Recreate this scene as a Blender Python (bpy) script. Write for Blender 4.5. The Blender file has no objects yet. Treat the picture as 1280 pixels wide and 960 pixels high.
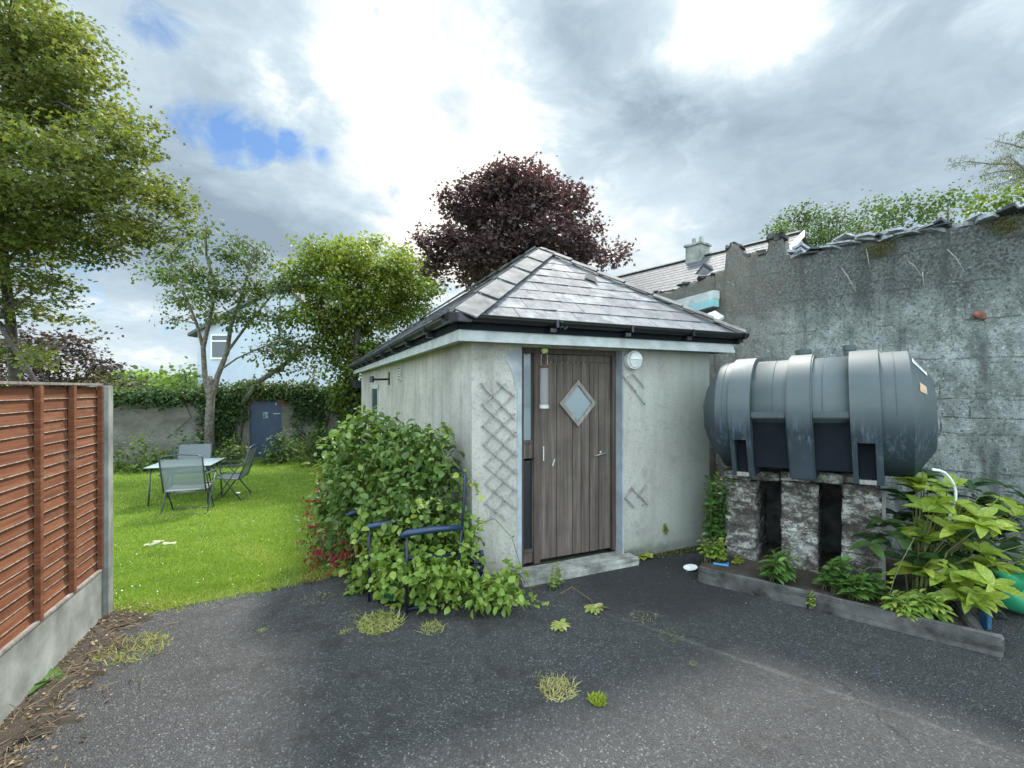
import bpy, bmesh, math, random
import numpy as np
from mathutils import Vector, Matrix
random.seed(7)
rng = np.random.default_rng(11)
sc = bpy.context.scene
COL = sc.collection
R = math.radians

# ---------------------------------------------------------------- survey: the photograph's pinhole (used to read off places)
F, HZ, CH = 575.0, 486.0, 1.75
def W(px, py, D):
    return np.array([(px-640)/F*D, D, CH-(py-HZ)/F*D])
def G(px, py, z=0.0):
    D = (CH-z)*F/(py-HZ)
    return np.array([(px-640)/F*D, D, z])
ANG = R(24.0)
U = np.array([math.cos(ANG), math.sin(ANG), 0]); V = np.array([-math.sin(ANG), math.cos(ANG), 0])
C0 = np.array([-0.350, 4.023, 0.0])            # near corner of the outbuilding
def S(s, t, z): return C0+U*s+V*t+np.array([0, 0, z])
def s_on(px, t):
    k = (px-640)/F
    return (k*(C0[1]+t*V[1])-(C0[0]+t*V[0]))/(U[0]-k*U[1])
def t_on(px, s=0.0):
    k = (px-640)/F
    return (k*(C0[1]+s*U[1])-(C0[0]+s*U[0]))/(V[0]-k*V[1])
def z_at(py, p): return CH-(py-HZ)/F*p[1]
def SW(px, py, t=0.0):                          # a point of the front wall plane -> (s, z)
    s = s_on(px, t); return s, z_at(py, S(s, t, 0))

# ---------------------------------------------------------------- helpers
LOC = {}
def tag(o, label=None, cat=None, group=None, kind=None):
    if label: o['label'] = label
    if cat: o['category'] = cat
    if group: o['group'] = group
    if kind: o['kind'] = kind
    return o
def thing(name, loc, label, cat, group=None, rz=0.0):
    o = bpy.data.objects.new(name, None); COL.objects.link(o)
    o.location = tuple(float(v) for v in loc); o.rotation_euler = (0, 0, rz)
    o.empty_display_size = 0.1
    LOC[o.name] = np.array(loc, float)
    return tag(o, label, cat, group)
def link_mesh(name, me, mats, parent, origin, smooth):
    if not isinstance(mats, (list, tuple)): mats = [mats]
    for m in mats: me.materials.append(m)
    o = bpy.data.objects.new(name, me); COL.objects.link(o)
    if parent is not None:
        o.parent = parent
        LOC[o.name] = LOC[parent.name]
    else:
        o.location = tuple(float(v) for v in origin)
        LOC[o.name] = np.array(origin, float)
    if smooth:
        me.polygons.foreach_set('use_smooth', [True]*len(me.polygons))
    return o
class MB:
    def __init__(s): s.v = []; s.f = []; s.m = []
    def add(s, vs, fs, mi=0):
        b = len(s.v); s.v += [tuple(float(c) for c in v) for v in vs]
        for f in fs: s.f.append(tuple(i+b for i in f)); s.m.append(mi)
    def box(s, c, e1, e2, e3, mi=0):            # centre, three half-extent vectors
        c, e1, e2, e3 = [np.array(x, float) for x in (c, e1, e2, e3)]
        vs = [c+a*e1+b*e2+d*e3 for d in (-1, 1) for b in (-1, 1) for a in (-1, 1)]
        s.add(vs, [(0, 2, 3, 1), (4, 5, 7, 6), (0, 1, 5, 4), (2, 6, 7, 3), (0, 4, 6, 2), (1, 3, 7, 5)], mi)
    def abox(s, x0, x1, y0, y1, z0, z1, mi=0):
        s.box(((x0+x1)/2, (y0+y1)/2, (z0+z1)/2), ((x1-x0)/2, 0, 0), (0, (y1-y0)/2, 0), (0, 0, (z1-z0)/2), mi)
    def sbox(s, s0, s1, t0, t1, z0, z1, mi=0):  # box in the outbuilding's frame
        s.box(S((s0+s1)/2, (t0+t1)/2, (z0+z1)/2), U*(s1-s0)/2, V*(t1-t0)/2, (0, 0, (z1-z0)/2), mi)
    def bar(s, p0, p1, w, h, up=(0, 0, 1), mi=0):
        p0, p1 = np.array(p0, float), np.array(p1, float); d = p1-p0; L = np.linalg.norm(d); d = d/L
        up = np.array(up, float); x = np.cross(d, up)
        if np.linalg.norm(x) < 1e-5: x = np.cross(d, (1, 0, 0))
        x /= np.linalg.norm(x); y = np.cross(x, d)
        s.box((p0+p1)/2, d*L/2, x*w/2, y*h/2, mi)
    def tube(s, pts, rad, n=8, cap=True, mi=0):
        pts = [np.array(p, float) for p in pts]
        if not hasattr(rad, '__len__'): rad = [rad]*len(pts)
        rings = []; prev = None
        for i, p in enumerate(pts):
            a = pts[max(i-1, 0)]; b = pts[min(i+1, len(pts)-1)]
            d = b-a; d /= (np.linalg.norm(d)+1e-9)
            if prev is None:
                x = np.cross(d, (0, 0, 1)); 
                if np.linalg.norm(x) < .1: x = np.cross(d, (1, 0, 0))
            else: x = prev-d*np.dot(prev, d)
            x /= (np.linalg.norm(x)+1e-9); prev = x; y = np.cross(d, x)
            rings.append([p+rad[i]*(math.cos(2*math.pi*k/n)*x+math.sin(2*math.pi*k/n)*y) for k in range(n)])
        vs = [v for r in rings for v in r]; fs = []
        for i in range(len(pts)-1):
            for k in range(n):
                fs.append((i*n+k, i*n+(k+1) % n, (i+1)*n+(k+1) % n, (i+1)*n+k))
        if cap: fs.append(tuple(range(n-1, -1, -1))); fs.append(tuple((len(pts)-1)*n+k for k in range(n)))
        s.add(vs, fs, mi)
    def prism(s, poly, ext, mi=0):              # closed planar polygon swept by a vector
        n = len(poly); ext = np.array(ext, float)
        vs = [np.array(p, float) for p in poly]+[np.array(p, float)+ext for p in poly]
        fs = [tuple(range(n-1, -1, -1)), tuple(range(n, 2*n))]
        fs += [(i, (i+1) % n, n+(i+1) % n, n+i) for i in range(n)]
        s.add(vs, fs, mi)
    def blob(s, c, r, n=2, jit=.15, mi=0):
        bm = bmesh.new(); bmesh.ops.create_icosphere(bm, subdivisions=n, radius=1)
        r = np.array(r if hasattr(r, '__len__') else (r, r, r), float)
        vs = [np.array(c)+np.array(v.co)*r*(1+random.uniform(-jit, jit)) for v in bm.verts]
        fs = [tuple(v.index for v in f.verts) for f in bm.faces]; bm.free(); s.add(vs, fs, mi)
    def build(s, name, mats, parent=None, origin=None, smooth=False, bevel=0, subdiv=0, jitter=0, fixn=True):
        va = np.array(s.v)
        if parent is not None: o0 = LOC[parent.name]
        elif origin is not None: o0 = np.array(origin, float)
        else: o0 = np.array([(va[:, 0].min()+va[:, 0].max())/2, (va[:, 1].min()+va[:, 1].max())/2, va[:, 2].min()])
        me = bpy.data.meshes.new(name); me.from_pydata([tuple(v) for v in va-o0], [], s.f)
        if any(s.m): me.polygons.foreach_set('material_index', s.m)
        if fixn or bevel or subdiv:
            bm = bmesh.new(); bm.from_mesh(me)
            if fixn: bmesh.ops.recalc_face_normals(bm, faces=bm.faces)
            if subdiv: bmesh.ops.subdivide_edges(bm, edges=bm.edges, cuts=subdiv, use_grid_fill=True)
            if jitter:
                for v in bm.verts: v.co += Vector([random.uniform(-jitter, jitter) for _ in range(3)])
            if bevel: bmesh.ops.bevel(bm, geom=[e for e in bm.edges if e.calc_face_angle(0) > .5], offset=bevel, segments=2, affect='EDGES', clamp_overlap=True)
            bm.to_mesh(me); bm.free()
        return link_mesh(name, me, mats, parent, o0, smooth)
def dup(o, parent=None):
    c = o.copy(); COL.objects.link(c)
    if parent is not None: c.parent = parent
    for ch in list(o.children): dup(ch, c)
    return c

# ---------------------------------------------------------------- materials
def newmat(name):
    m = bpy.data.materials.new(name); m.use_nodes = True
    nt = m.node_tree; b = nt.nodes['Principled BSDF']; return m, nt, b
def N(nt, t, **kw):
    n = nt.nodes.new(t)
    for k, v in kw.items():
        if k in ('i',):
            for kk, vv in v.items(): n.inputs[kk].default_value = vv
        else: setattr(n, k, v)
    return n
def c4(c): return (c[0], c[1], c[2], 1)
def ramp(nt, src, stops, interp='LINEAR'):
    r = N(nt, 'ShaderNodeValToRGB'); r.color_ramp.interpolation = interp
    while len(r.color_ramp.elements) < len(stops): r.color_ramp.elements.new(.5)
    for e, (p, c) in zip(r.color_ramp.elements, stops):
        e.position = p; e.color = c4(c) if hasattr(c, '__len__') else (c, c, c, 1)
    nt.links.new(src, r.inputs[0]); return r.outputs[0]
def coords(nt, scale=(1, 1, 1), rot=(0, 0, 0), kind='Object'):
    if kind == 'World':
        tc = N(nt, 'ShaderNodeNewGeometry').outputs['Position']
    else: tc = N(nt, 'ShaderNodeTexCoord').outputs[kind]
    mp = N(nt, 'ShaderNodeMapping'); mp.inputs['Scale'].default_value = scale; mp.inputs['Rotation'].default_value = rot
    nt.links.new(tc, mp.inputs[0]); return mp.outputs[0]
def noise(nt, vec, scale, detail=5, rough=.6, dist=0):
    n = N(nt, 'ShaderNodeTexNoise'); n.inputs['Scale'].default_value = scale; n.inputs['Detail'].default_value = detail
    n.inputs['Roughness'].default_value = rough; n.inputs['Distortion'].default_value = dist
    nt.links.new(vec, n.inputs['Vector']); return n.outputs[0]
def mix(nt, a, b, fac, mode='MIX'):
    m = N(nt, 'ShaderNodeMix', data_type='RGBA', blend_type=mode)
    for s, v in ((6, a), (7, b)):
        if hasattr(v, 'is_linked') or isinstance(v, bpy.types.NodeSocket): nt.links.new(v, m.inputs[s])
        else: m.inputs[s].default_value = c4(v)
    if isinstance(fac, bpy.types.NodeSocket): nt.links.new(fac, m.inputs[0])
    else: m.inputs[0].default_value = fac
    return m.outputs[2]
def mth(nt, op, a, b=0.0, clamp=False):
    m = N(nt, 'ShaderNodeMath', operation=op, use_clamp=clamp)
    for i, v in enumerate((a, b)):
        if isinstance(v, bpy.types.NodeSocket): nt.links.new(v, m.inputs[i])
        else: m.inputs[i].default_value = v
    return m.outputs[0]
def bump(nt, b, h, strength=.3, dist=.01):
    n = N(nt, 'ShaderNodeBump'); n.inputs['Strength'].default_value = strength; n.inputs['Distance'].default_value = dist
    nt.links.new(h, n.inputs['Height'])
    nt.links.new(n.outputs[0], b.inputs['Normal']); return n
def simple(name, col, rough=.6, metal=0, var=.12, scale=12, bmp=.15, col2=None, spec=.5):
    m, nt, b = newmat(name); v = coords(nt, kind='World'); n = noise(nt, v, scale, 6)
    c2 = col2 or tuple(c*(1-var*2.2) for c in col); c1 = tuple(min(1, c*(1+var)) for c in col)
    nt.links.new(ramp(nt, n, [(.3, c2), (.7, c1)]), b.inputs['Base Color'])
    b.inputs['Roughness'].default_value = rough; b.inputs['Metallic'].default_value = metal
    b.inputs['Specular IOR Level'].default_value = spec
    if bmp: bump(nt, b, noise(nt, v, scale*8, 4), bmp, .003)
    return m
def leafmat(name, c1, c2, c3=None, transl=.35, rough=.5, tcol=None):
    m, nt, b = newmat(name)
    at = N(nt, 'ShaderNodeAttribute', attribute_name='tint')
    stops = [(0, c1), (.5, c2), (1, c3 or c2)]
    col = ramp(nt, at.outputs['Fac'], stops)
    v = coords(nt, kind='World'); n = noise(nt, v, 25, 3)
    col = mix(nt, col, mix(nt, col, (.5, .5, .5), 1, 'MULTIPLY'), ramp(nt, n, [(.35, 0.45), (.65, 0.0)]))
    nt.links.new(col, b.inputs['Base Color']); b.inputs['Roughness'].default_value = rough
    b.inputs['Specular IOR Level'].default_value = .35
    tr = N(nt, 'ShaderNodeBsdfTranslucent')
    tc = mix(nt, col, tcol or (1.5, 1.6, .7), 1, 'MULTIPLY'); nt.links.new(tc, tr.inputs[0])
    ms = N(nt, 'ShaderNodeMixShader'); ms.inputs[0].default_value = transl
    out = nt.nodes['Material Output']
    nt.links.new(b.outputs[0], ms.inputs[1]); nt.links.new(tr.outputs[0], ms.inputs[2]); nt.links.new(ms.outputs[0], out.inputs[0])
    return m

M = {}
def mk_tarmac():
    m, nt, b = newmat('tarmac_material'); v = coords(nt, kind='World')
    fine = noise(nt, v, 120, 3, .7); mid = noise(nt, v, 9, 6, .7); big = noise(nt, v, 1.1, 5, .6, .4)
    vor = N(nt, 'ShaderNodeTexVoronoi'); vor.inputs['Scale'].default_value = 95; nt.links.new(v, vor.inputs['Vector'])
    stone = ramp(nt, vor.outputs['Color'], [(.0, (.016, .017, .018)), (.45, (.045, .046, .048)), (.72, (.13, .13, .13)), (1, (.70, .70, .67))])
    base = mix(nt, stone, ramp(nt, fine, [(.40, (.012, .012, .013)), (.62, (.20, .20, .20))]), .5)
    base = mix(nt, base, (.028, .029, .032), ramp(nt, vor.outputs['Distance'], [(.3, 0.0), (.62, .75)]))
    base = mix(nt, base, (.032, .03, .028), ramp(nt, big, [(.45, 0), (.66, .3)]))
    base = mix(nt, base, (.15, .152, .155), ramp(nt, mid, [(.5, 0), (.72, .25)]))
    # pale ragged seam line and brown strip by the fence
    geo = N(nt, 'ShaderNodeNewGeometry'); sx = N(nt, 'ShaderNodeSeparateXYZ'); nt.links.new(geo.outputs['Position'], sx.inputs[0])
    a = G(752, 764); c = G(1285, 948); d = (c-a)/np.linalg.norm(c-a); nn = np.array([-d[1], d[0]])
    wob = mth(nt, 'MULTIPLY', mth(nt, 'SUBTRACT', noise(nt, v, 3.5, 6, .7), .5), .16)
    dist = mth(nt, 'ADD', mth(nt, 'ADD', mth(nt, 'MULTIPLY', sx.outputs[0], nn[0]), mth(nt, 'MULTIPLY', sx.outputs[1], nn[1])), -float(a[0]*nn[0]+a[1]*nn[1]))
    ad = mth(nt, 'ABSOLUTE', mth(nt, 'ADD', dist, wob))
    line = ramp(nt, ad, [(.0, 1), (.008, .9), (.028, 0)])
    brk = ramp(nt, noise(nt, v, 14, 5, .8), [(.38, 0), (.6, 1)])
    after = ramp(nt, mth(nt, 'MULTIPLY', mth(nt, 'ADD', sx.outputs[0], -float(a[0])), .5), [(0, 0), (.08, 1)])
    base = mix(nt, base, (.30, .28, .24), mth(nt, 'MULTIPLY', mth(nt, 'MULTIPLY', line, brk), mth(nt, 'MULTIPLY', after, .5)))
    wide = mth(nt, 'MULTIPLY', ramp(nt, ad, [(0, 1), (.2, 0)]), mth(nt, 'MULTIPLY', after, ramp(nt, mid, [(.4, 0), (.65, .35)])))
    base = mix(nt, base, (.10, .096, .088), wide)
    # dark, damp tarmac in the corner by the door and the planter
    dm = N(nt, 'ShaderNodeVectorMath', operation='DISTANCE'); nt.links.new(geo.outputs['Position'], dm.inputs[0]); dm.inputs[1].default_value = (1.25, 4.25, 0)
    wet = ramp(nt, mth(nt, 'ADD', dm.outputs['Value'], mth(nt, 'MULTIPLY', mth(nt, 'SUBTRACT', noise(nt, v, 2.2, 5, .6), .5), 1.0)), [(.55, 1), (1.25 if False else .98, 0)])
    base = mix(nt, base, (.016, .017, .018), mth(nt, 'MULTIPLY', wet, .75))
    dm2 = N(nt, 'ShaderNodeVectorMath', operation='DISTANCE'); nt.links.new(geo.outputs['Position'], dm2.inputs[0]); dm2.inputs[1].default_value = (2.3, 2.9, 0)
    dark_right = ramp(nt, mth(nt, 'MULTIPLY', mth(nt, 'ADD', dm2.outputs['Value'], mth(nt, 'MULTIPLY', mth(nt, 'SUBTRACT', noise(nt, v, 1.3, 6, .65), .5), 2.0)), .4), [(.30, 1), (.85, 0)])
    base = mix(nt, base, (.014, .0145, .0155), mth(nt, 'MULTIPLY', dark_right, .30))  # broad soft patch, darker towards the right of the drive
    crack = N(nt, 'ShaderNodeTexVoronoi', feature='DISTANCE_TO_EDGE'); crack.inputs['Scale'].default_value = .8
    cwv = N(nt, 'ShaderNodeVectorMath', operation='ADD'); cs = N(nt, 'ShaderNodeVectorMath', operation='SCALE'); cs.inputs['Scale'].default_value = .5
    cn = N(nt, 'ShaderNodeTexNoise'); cn.inputs['Scale'].default_value = 2.5; cn.inputs['Detail'].default_value = 6; nt.links.new(v, cn.inputs['Vector']); nt.links.new(cn.outputs['Color'], cs.inputs[0]); nt.links.new(v, cwv.inputs[0]); nt.links.new(cs.outputs[0], cwv.inputs[1]); nt.links.new(cwv.outputs[0], crack.inputs['Vector'])
    base = mix(nt, base, (.008, .008, .008), mth(nt, 'MULTIPLY', ramp(nt, crack.outputs['Distance'], [(.0, .9), (.008, 0)]), ramp(nt, noise(nt, v, 1.7, 4), [(.5, 0), (.6, 1)])))
    moss = mth(nt, 'MULTIPLY', ramp(nt, noise(nt, v, 2.3, 6, .75), [(.64, 0), (.70, 1)]), ramp(nt, fine, [(.4, 0), (.6, .8)]))
    base = mix(nt, base, (.10, .095, .03), moss)
    base = mix(nt, base, (.66, .645, .625), 1, 'MULTIPLY')
    base = mix(nt, base, (.018, .015, .012), mth(nt, 'MULTIPLY', ramp(nt, noise(nt, v, 5.5, 7, .75), [(.50, 0), (.62, .7)]), ramp(nt, big, [(.38, 0), (.55, 1)])))
    nt.links.new(base, b.inputs['Base Color'])
    nt.links.new(ramp(nt, mid, [(.3, .55), (.7, .85)]), b.inputs['Roughness'])
    h = mix(nt, fine, ramp(nt, vor.outputs['Distance'], [(0, 1), (.6, 0)]), .6)
    bump(nt, b, h, 1.0, .012); return m
M['tarmac'] = mk_tarmac()
def mk_render():
    m, nt, b = newmat('wall_render_material'); v = coords(nt, kind='World')
    n1 = noise(nt, v, 1.4, 6, .65); n2 = noise(nt, v, 45, 5, .75)
    vs = coords(nt, (9, 9, .7), kind='World'); n3 = noise(nt, vs, 1, 5, .65)
    col = ramp(nt, n1, [(.32, (.33, .325, .30)), (.5, (.45, .447, .415)), (.70, (.56, .55, .51))])
    col = mix(nt, col, (.27, .262, .24), ramp(nt, n3, [(.48, 0), (.70, .7)]))
    col = mix(nt, col, (.20, .20, .185), ramp(nt, n2, [(.52, 0), (.66, .75)]))
    sp = noise(nt, v, 210, 2, .6)
    col = mix(nt, col, (.62, .62, .59), ramp(nt, sp, [(.57, 0), (.68, .5)]))
    sx = N(nt, 'ShaderNodeSeparateXYZ'); geo = N(nt, 'ShaderNodeNewGeometry'); nt.links.new(geo.outputs['Position'], sx.inputs[0])
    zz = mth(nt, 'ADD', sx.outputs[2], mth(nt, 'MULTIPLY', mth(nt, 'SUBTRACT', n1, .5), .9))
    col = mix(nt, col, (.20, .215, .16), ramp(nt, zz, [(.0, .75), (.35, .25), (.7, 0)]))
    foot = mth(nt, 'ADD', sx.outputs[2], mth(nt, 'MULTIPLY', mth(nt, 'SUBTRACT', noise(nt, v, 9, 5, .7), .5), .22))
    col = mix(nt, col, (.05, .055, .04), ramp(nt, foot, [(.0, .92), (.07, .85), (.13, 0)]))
    rx = mth(nt, 'ADD', sx.outputs[0], mth(nt, 'MULTIPLY', mth(nt, 'SUBTRACT', n1, .5), 2.2))
    col = mix(nt, col, (.29, .33, .30), ramp(nt, mth(nt, 'MULTIPLY', rx, .4), [(.40, 0), (.85, .8)]))
    col = mix(nt, col, (.93, .885, .835), 1, 'MULTIPLY')
    col = mix(nt, col, (.16, .15, .12), mth(nt, 'MULTIPLY', ramp(nt, noise(nt, v, 3.3, 7, .75), [(.54, 0), (.70, .45)]), 1.0))
    nt.links.new(col, b.inputs['Base Color']); b.inputs['Roughness'].default_value = .93; b.inputs['Specular IOR Level'].default_value = .2
    bump(nt, b, mix(nt, n2, noise(nt, v, 150, 3, .7), .5), .8, .006); return m
M['render'] = mk_render()
def mk_block():
    m, nt, b = newmat('old_block_wall_material')
    tc = N(nt, 'ShaderNodeUVMap'); uv = tc.outputs[0]
    v = coords(nt, kind='World')
    n0 = noise(nt, v, 1.2, 6, .65); n1 = noise(nt, v, 5, 7, .75); n2 = noise(nt, v, 40, 5, .8); n3 = noise(nt, v, 130, 3, .7)
    wv = N(nt, 'ShaderNodeVectorMath', operation='ADD'); sc_ = N(nt, 'ShaderNodeVectorMath', operation='SCALE'); sc_.inputs['Scale'].default_value = .05
    nn = N(nt, 'ShaderNodeTexNoise'); nn.inputs['Scale'].default_value = 4; nt.links.new(v, nn.inputs['Vector']); nt.links.new(nn.outputs['Color'], sc_.inputs[0])
    nt.links.new(uv, wv.inputs[0]); nt.links.new(sc_.outputs[0], wv.inputs[1])
    br = N(nt, 'ShaderNodeTexBrick'); nt.links.new(wv.outputs[0], br.inputs['Vector'])
    br.inputs['Scale'].default_value = 1; br.inputs['Brick Width'].default_value = .46; br.inputs['Row Height'].default_value = .185
    br.inputs['Mortar Size'].default_value = .007; br.inputs['Mortar Smooth'].default_value = .25
    col = ramp(nt, n1, [(.28, (.08, .088, .08)), (.42, (.19, .205, .19)), (.56, (.31, .33, .305)), (.75, (.48, .50, .46))])
    col = mix(nt, col, (.05, .053, .048), ramp(nt, n2, [(.50, 0), (.60, .85)]))
    col = mix(nt, col, (.60, .62, .57), ramp(nt, noise(nt, v, 24, 6, .85), [(.56, 0), (.64, .75)]))
    jm = mth(nt, 'MULTIPLY', br.outputs['Fac'], ramp(nt, noise(nt, v, 3.2, 5, .7), [(.44, .0), (.60, .85)]))
    sx = N(nt, 'ShaderNodeSeparateXYZ'); nt.links.new(uv, sx.inputs[0])
    low = ramp(nt, mth(nt, 'MULTIPLY', mth(nt, 'ADD', sx.outputs[1], mth(nt, 'MULTIPLY', n0, .8)), .25), [(.52, 1), (.66, .12)])
    jm = mth(nt, 'MULTIPLY', jm, low)
    col = mix(nt, col, (.05, .05, .046), jm)
    lift = mth(nt, 'ABSOLUTE', mth(nt, 'SUBTRACT', mth(nt, 'FRACT', mth(nt, 'MULTIPLY', mth(nt, 'ADD', sx.outputs[1], mth(nt, 'MULTIPLY', n1, .10)), 2.6)), .5))
    lj = mth(nt, 'MULTIPLY', ramp(nt, lift, [(0, 1), (.035, 0)]), ramp(nt, noise(nt, v, 4.5, 5, .7), [(.45, 0), (.55, .8)]))
    col = mix(nt, col, (.05, .05, .046), lj)
    run_ = noise(nt, coords(nt, (5, 5, .6), kind='World'), 1, 6, .7)
    col = mix(nt, col, (.075, .08, .072), ramp(nt, run_, [(.50, 0), (.66, .75)]))
    col = mix(nt, col, (.44, .43, .38), ramp(nt, noise(nt, coords(nt, (3, 3, 1.2), kind='World'), 1.6, 7, .8), [(.60, 0), (.68, .55)]))
    zz = mth(nt, 'ADD', sx.outputs[1], mth(nt, 'MULTIPLY', mth(nt, 'SUBTRACT', n0, .5), 1.7))
    col = mix(nt, col, (.05, .05, .048), mth(nt, 'MULTIPLY', ramp(nt, mth(nt, 'MULTIPLY', zz, .25), [(.60, 0), (.72, 1)]), ramp(nt, mix(nt, n1, n2, .5), [(.38, .25), (.56, .92)])))
    # brown weather bloom towards the far end
    col = mix(nt, col, (.19, .165, .125), mth(nt, 'MULTIPLY', ramp(nt, mth(nt, 'MULTIPLY', mth(nt, 'ADD', sx.outputs[0], 2.0), .2), [(.45, .8), (.66, 0)]), ramp(nt, n1, [(.35, .2), (.6, .8)])))
    nt.links.new(col, b.inputs['Base Color']); b.inputs['Roughness'].default_value = .95; b.inputs['Specular IOR Level'].default_value = .15
    h = mix(nt, mix(nt, n1, n2, .55), n3, .3)
    h = mix(nt, h, (0, 0, 0), mth(nt, 'MULTIPLY', jm, .8))
    bump(nt, b, h, 1.0, .03); return m
M['block'] = mk_block()
def mk_stand():
    m, nt, b = newmat('whitewashed_block_material'); v = coords(nt, kind='World')
    vs = coords(nt, (1.5, 1.5, 2.4), kind='World')
    n1 = noise(nt, vs, 3.4, 9, .85); n2 = noise(nt, v, 35, 5, .8)
    col = ramp(nt, n1, [(.42, (.05, .044, .034)), (.495, (.14, .128, .105)), (.54, (.36, .345, .30)), (.64, (.66, .645, .59))])
    col = mix(nt, col, (.04, .038, .034), ramp(nt, n2, [(.52, 0), (.62, .8)]))
    col = mix(nt, col, (.09, .10, .03), ramp(nt, noise(nt, v, 3.1, 4), [(.62, 0), (.72, .8)]))
    nt.links.new(col, b.inputs['Base Color']); b.inputs['Roughness'].default_value = .95
    bump(nt, b, mix(nt, n1, n2, .5), .9, .02); return m
M['stand'] = mk_stand()
def mk_wood(name, c1, c2, c3, axis='z', rough=.75, sc1=26, knots=True):
    m, nt, b = newmat(name)
    s = {'z': (sc1, sc1, 1.1), 'x': (1.1, sc1, sc1)}[axis]
    v = coords(nt, s, kind='World'); n = noise(nt, v, 1, 6, .7, .3)
    v2 = coords(nt, kind='World'); n2 = noise(nt, v2, 2.6, 5, .6)
    col = ramp(nt, n, [(.28, c1), (.5, c2), (.75, c3)])
    col = mix(nt, col, c1, ramp(nt, n2, [(.45, 0), (.75, .6)]))
    at = N(nt, 'ShaderNodeAttribute', attribute_name='tint')
    nt.links.new(col, b.inputs['Base Color']); b.inputs['Roughness'].default_value = rough
    b.inputs['Specular IOR Level'].default_value = .3
    bump(nt, b, n, .5, .004); return m
M['door'] = mk_wood('weathered_door_wood', (.042, .031, .025), (.105, .081, .066), (.185, .152, .128))
M['frame_wood'] = mk_wood('dark_frame_wood', (.04, .027, .022), (.085, .062, .05), (.15, .12, .10))
M['trim_wood'] = mk_wood('pale_worn_wood', (.12, .10, .085), (.24, .21, .18), (.36, .33, .29))
M['lattice'] = mk_wood('grey_lattice_wood', (.12, .11, .10), (.29, .27, .25), (.46, .44, .41))
def mk_fence():
    m, nt, b = newmat('rust_brown_fence_timber')
    v = coords(nt, (1, 1, 1), kind='World')
    vv = coords(nt, (2.0, 2.0, 55), kind='World'); n = noise(nt, vv, 1, 6, .65, .4)
    n2 = noise(nt, v, 4, 5, .7); n3 = noise(nt, v, 90, 3, .7)
    col = ramp(nt, n, [(.3, (.10, .034, .016)), (.52, (.17, .062, .028)), (.75, (.25, .11, .055))])
    col = mix(nt, col, (.14, .05, .028), ramp(nt, n2, [(.5, 0), (.72, .6)]))
    vk = N(nt, 'ShaderNodeTexVoronoi'); vk.inputs['Scale'].default_value = 4.2; nt.links.new(v, vk.inputs['Vector'])
    col = mix(nt, col, (.25, .15, .09), ramp(nt, noise(nt, coords(nt, (1, 1, 5), kind='World'), 2.2, 6, .75), [(.54, 0), (.72, .6)]))
    col = mix(nt, col, (.05, .018, .012), ramp(nt, vk.outputs['Distance'], [(.03, .85), (.075, 0)]))
    nt.links.new(col, b.inputs['Base Color']); b.inputs['Roughness'].default_value = .8; b.inputs['Specular IOR Level'].default_value = .25
    bump(nt, b, mix(nt, n, n3, .4), .6, .004); return m
M['fence'] = mk_fence()
def mk_slate(name, c1, c2, c3, rough=(.32, .55)):
    m, nt, b = newmat(name); v = coords(nt, kind='World')
    at = N(nt, 'ShaderNodeAttribute', attribute_name='tint')
    n = noise(nt, v, 7, 6, .7); n2 = noise(nt, v, 60, 4, .7)
    col = ramp(nt, at.outputs['Fac'], [(0, c1), (.5, c2), (1, c3)])
    col = mix(nt, col, c1, ramp(nt, n, [(.40, 0), (.60, .85)]))
    col = mix(nt, col, (.36, .36, .33), ramp(nt, noise(nt, v, 25, 5, .8), [(.6, 0), (.7, .55)]))
    nt.links.new(col, b.inputs['Base Color'])
    nt.links.new(ramp(nt, n, [(.3, rough[0]), (.7, rough[1])]), b.inputs['Roughness'])
    b.inputs['Specular IOR Level'].default_value = .2
    bump(nt, b, n2, .6, .005); return m
M['slate'] = mk_slate('roof_slate', (.085, .088, .094), (.13, .134, .14), (.19, .194, .20), rough=(.62, .8))
M['slate_dark'] = mk_slate('old_coping_slate', (.04, .043, .047), (.09, .095, .10), (.16, .165, .165), (.5, .8))
M['slate_pale'] = simple('pale_coping_slate', (.30, .31, .32), .6, var=.3, scale=20, bmp=.3)
M['ridge'] = simple('ridge_tile_material', (.12, .122, .122), .75, var=.3, scale=7, bmp=.5, spec=.2)
M['pvc_black'] = simple('black_gutter_plastic', (.011, .011, .012), .3, var=.1, scale=5, bmp=.05)
M['fascia'] = simple('dirty_white_fascia', (.43, .45, .43), .6, var=.14, scale=6, bmp=.12)
M['concrete'] = simple('concrete_material', (.27, .275, .245), .9, var=.26, scale=3.5, bmp=.5)
M['concrete_dark'] = simple('mossy_concrete', (.085, .082, .075), .92, var=.42, scale=6, bmp=.7)
M['concrete_step'] = simple('worn_step_concrete', (.30, .29, .255), .92, var=.32, scale=7, bmp=.7)
def mk_glass(name, tint=(.05, .065, .075), rough=.06):
    m, nt, b = newmat(name); b.inputs['Base Color'].default_value = c4(tint); b.inputs['Roughness'].default_value = rough
    b.inputs['Specular IOR Level'].default_value = .9; return m
M['glass'] = mk_glass('dusty_window_glass', (.075, .09, .10), .12)
M['glass_pale'] = mk_glass('frosted_pane_glass', (.17, .21, .225), .25)
M['glass_dark'] = mk_glass('dark_pane_glass', (.018, .02, .022), .12)
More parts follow.
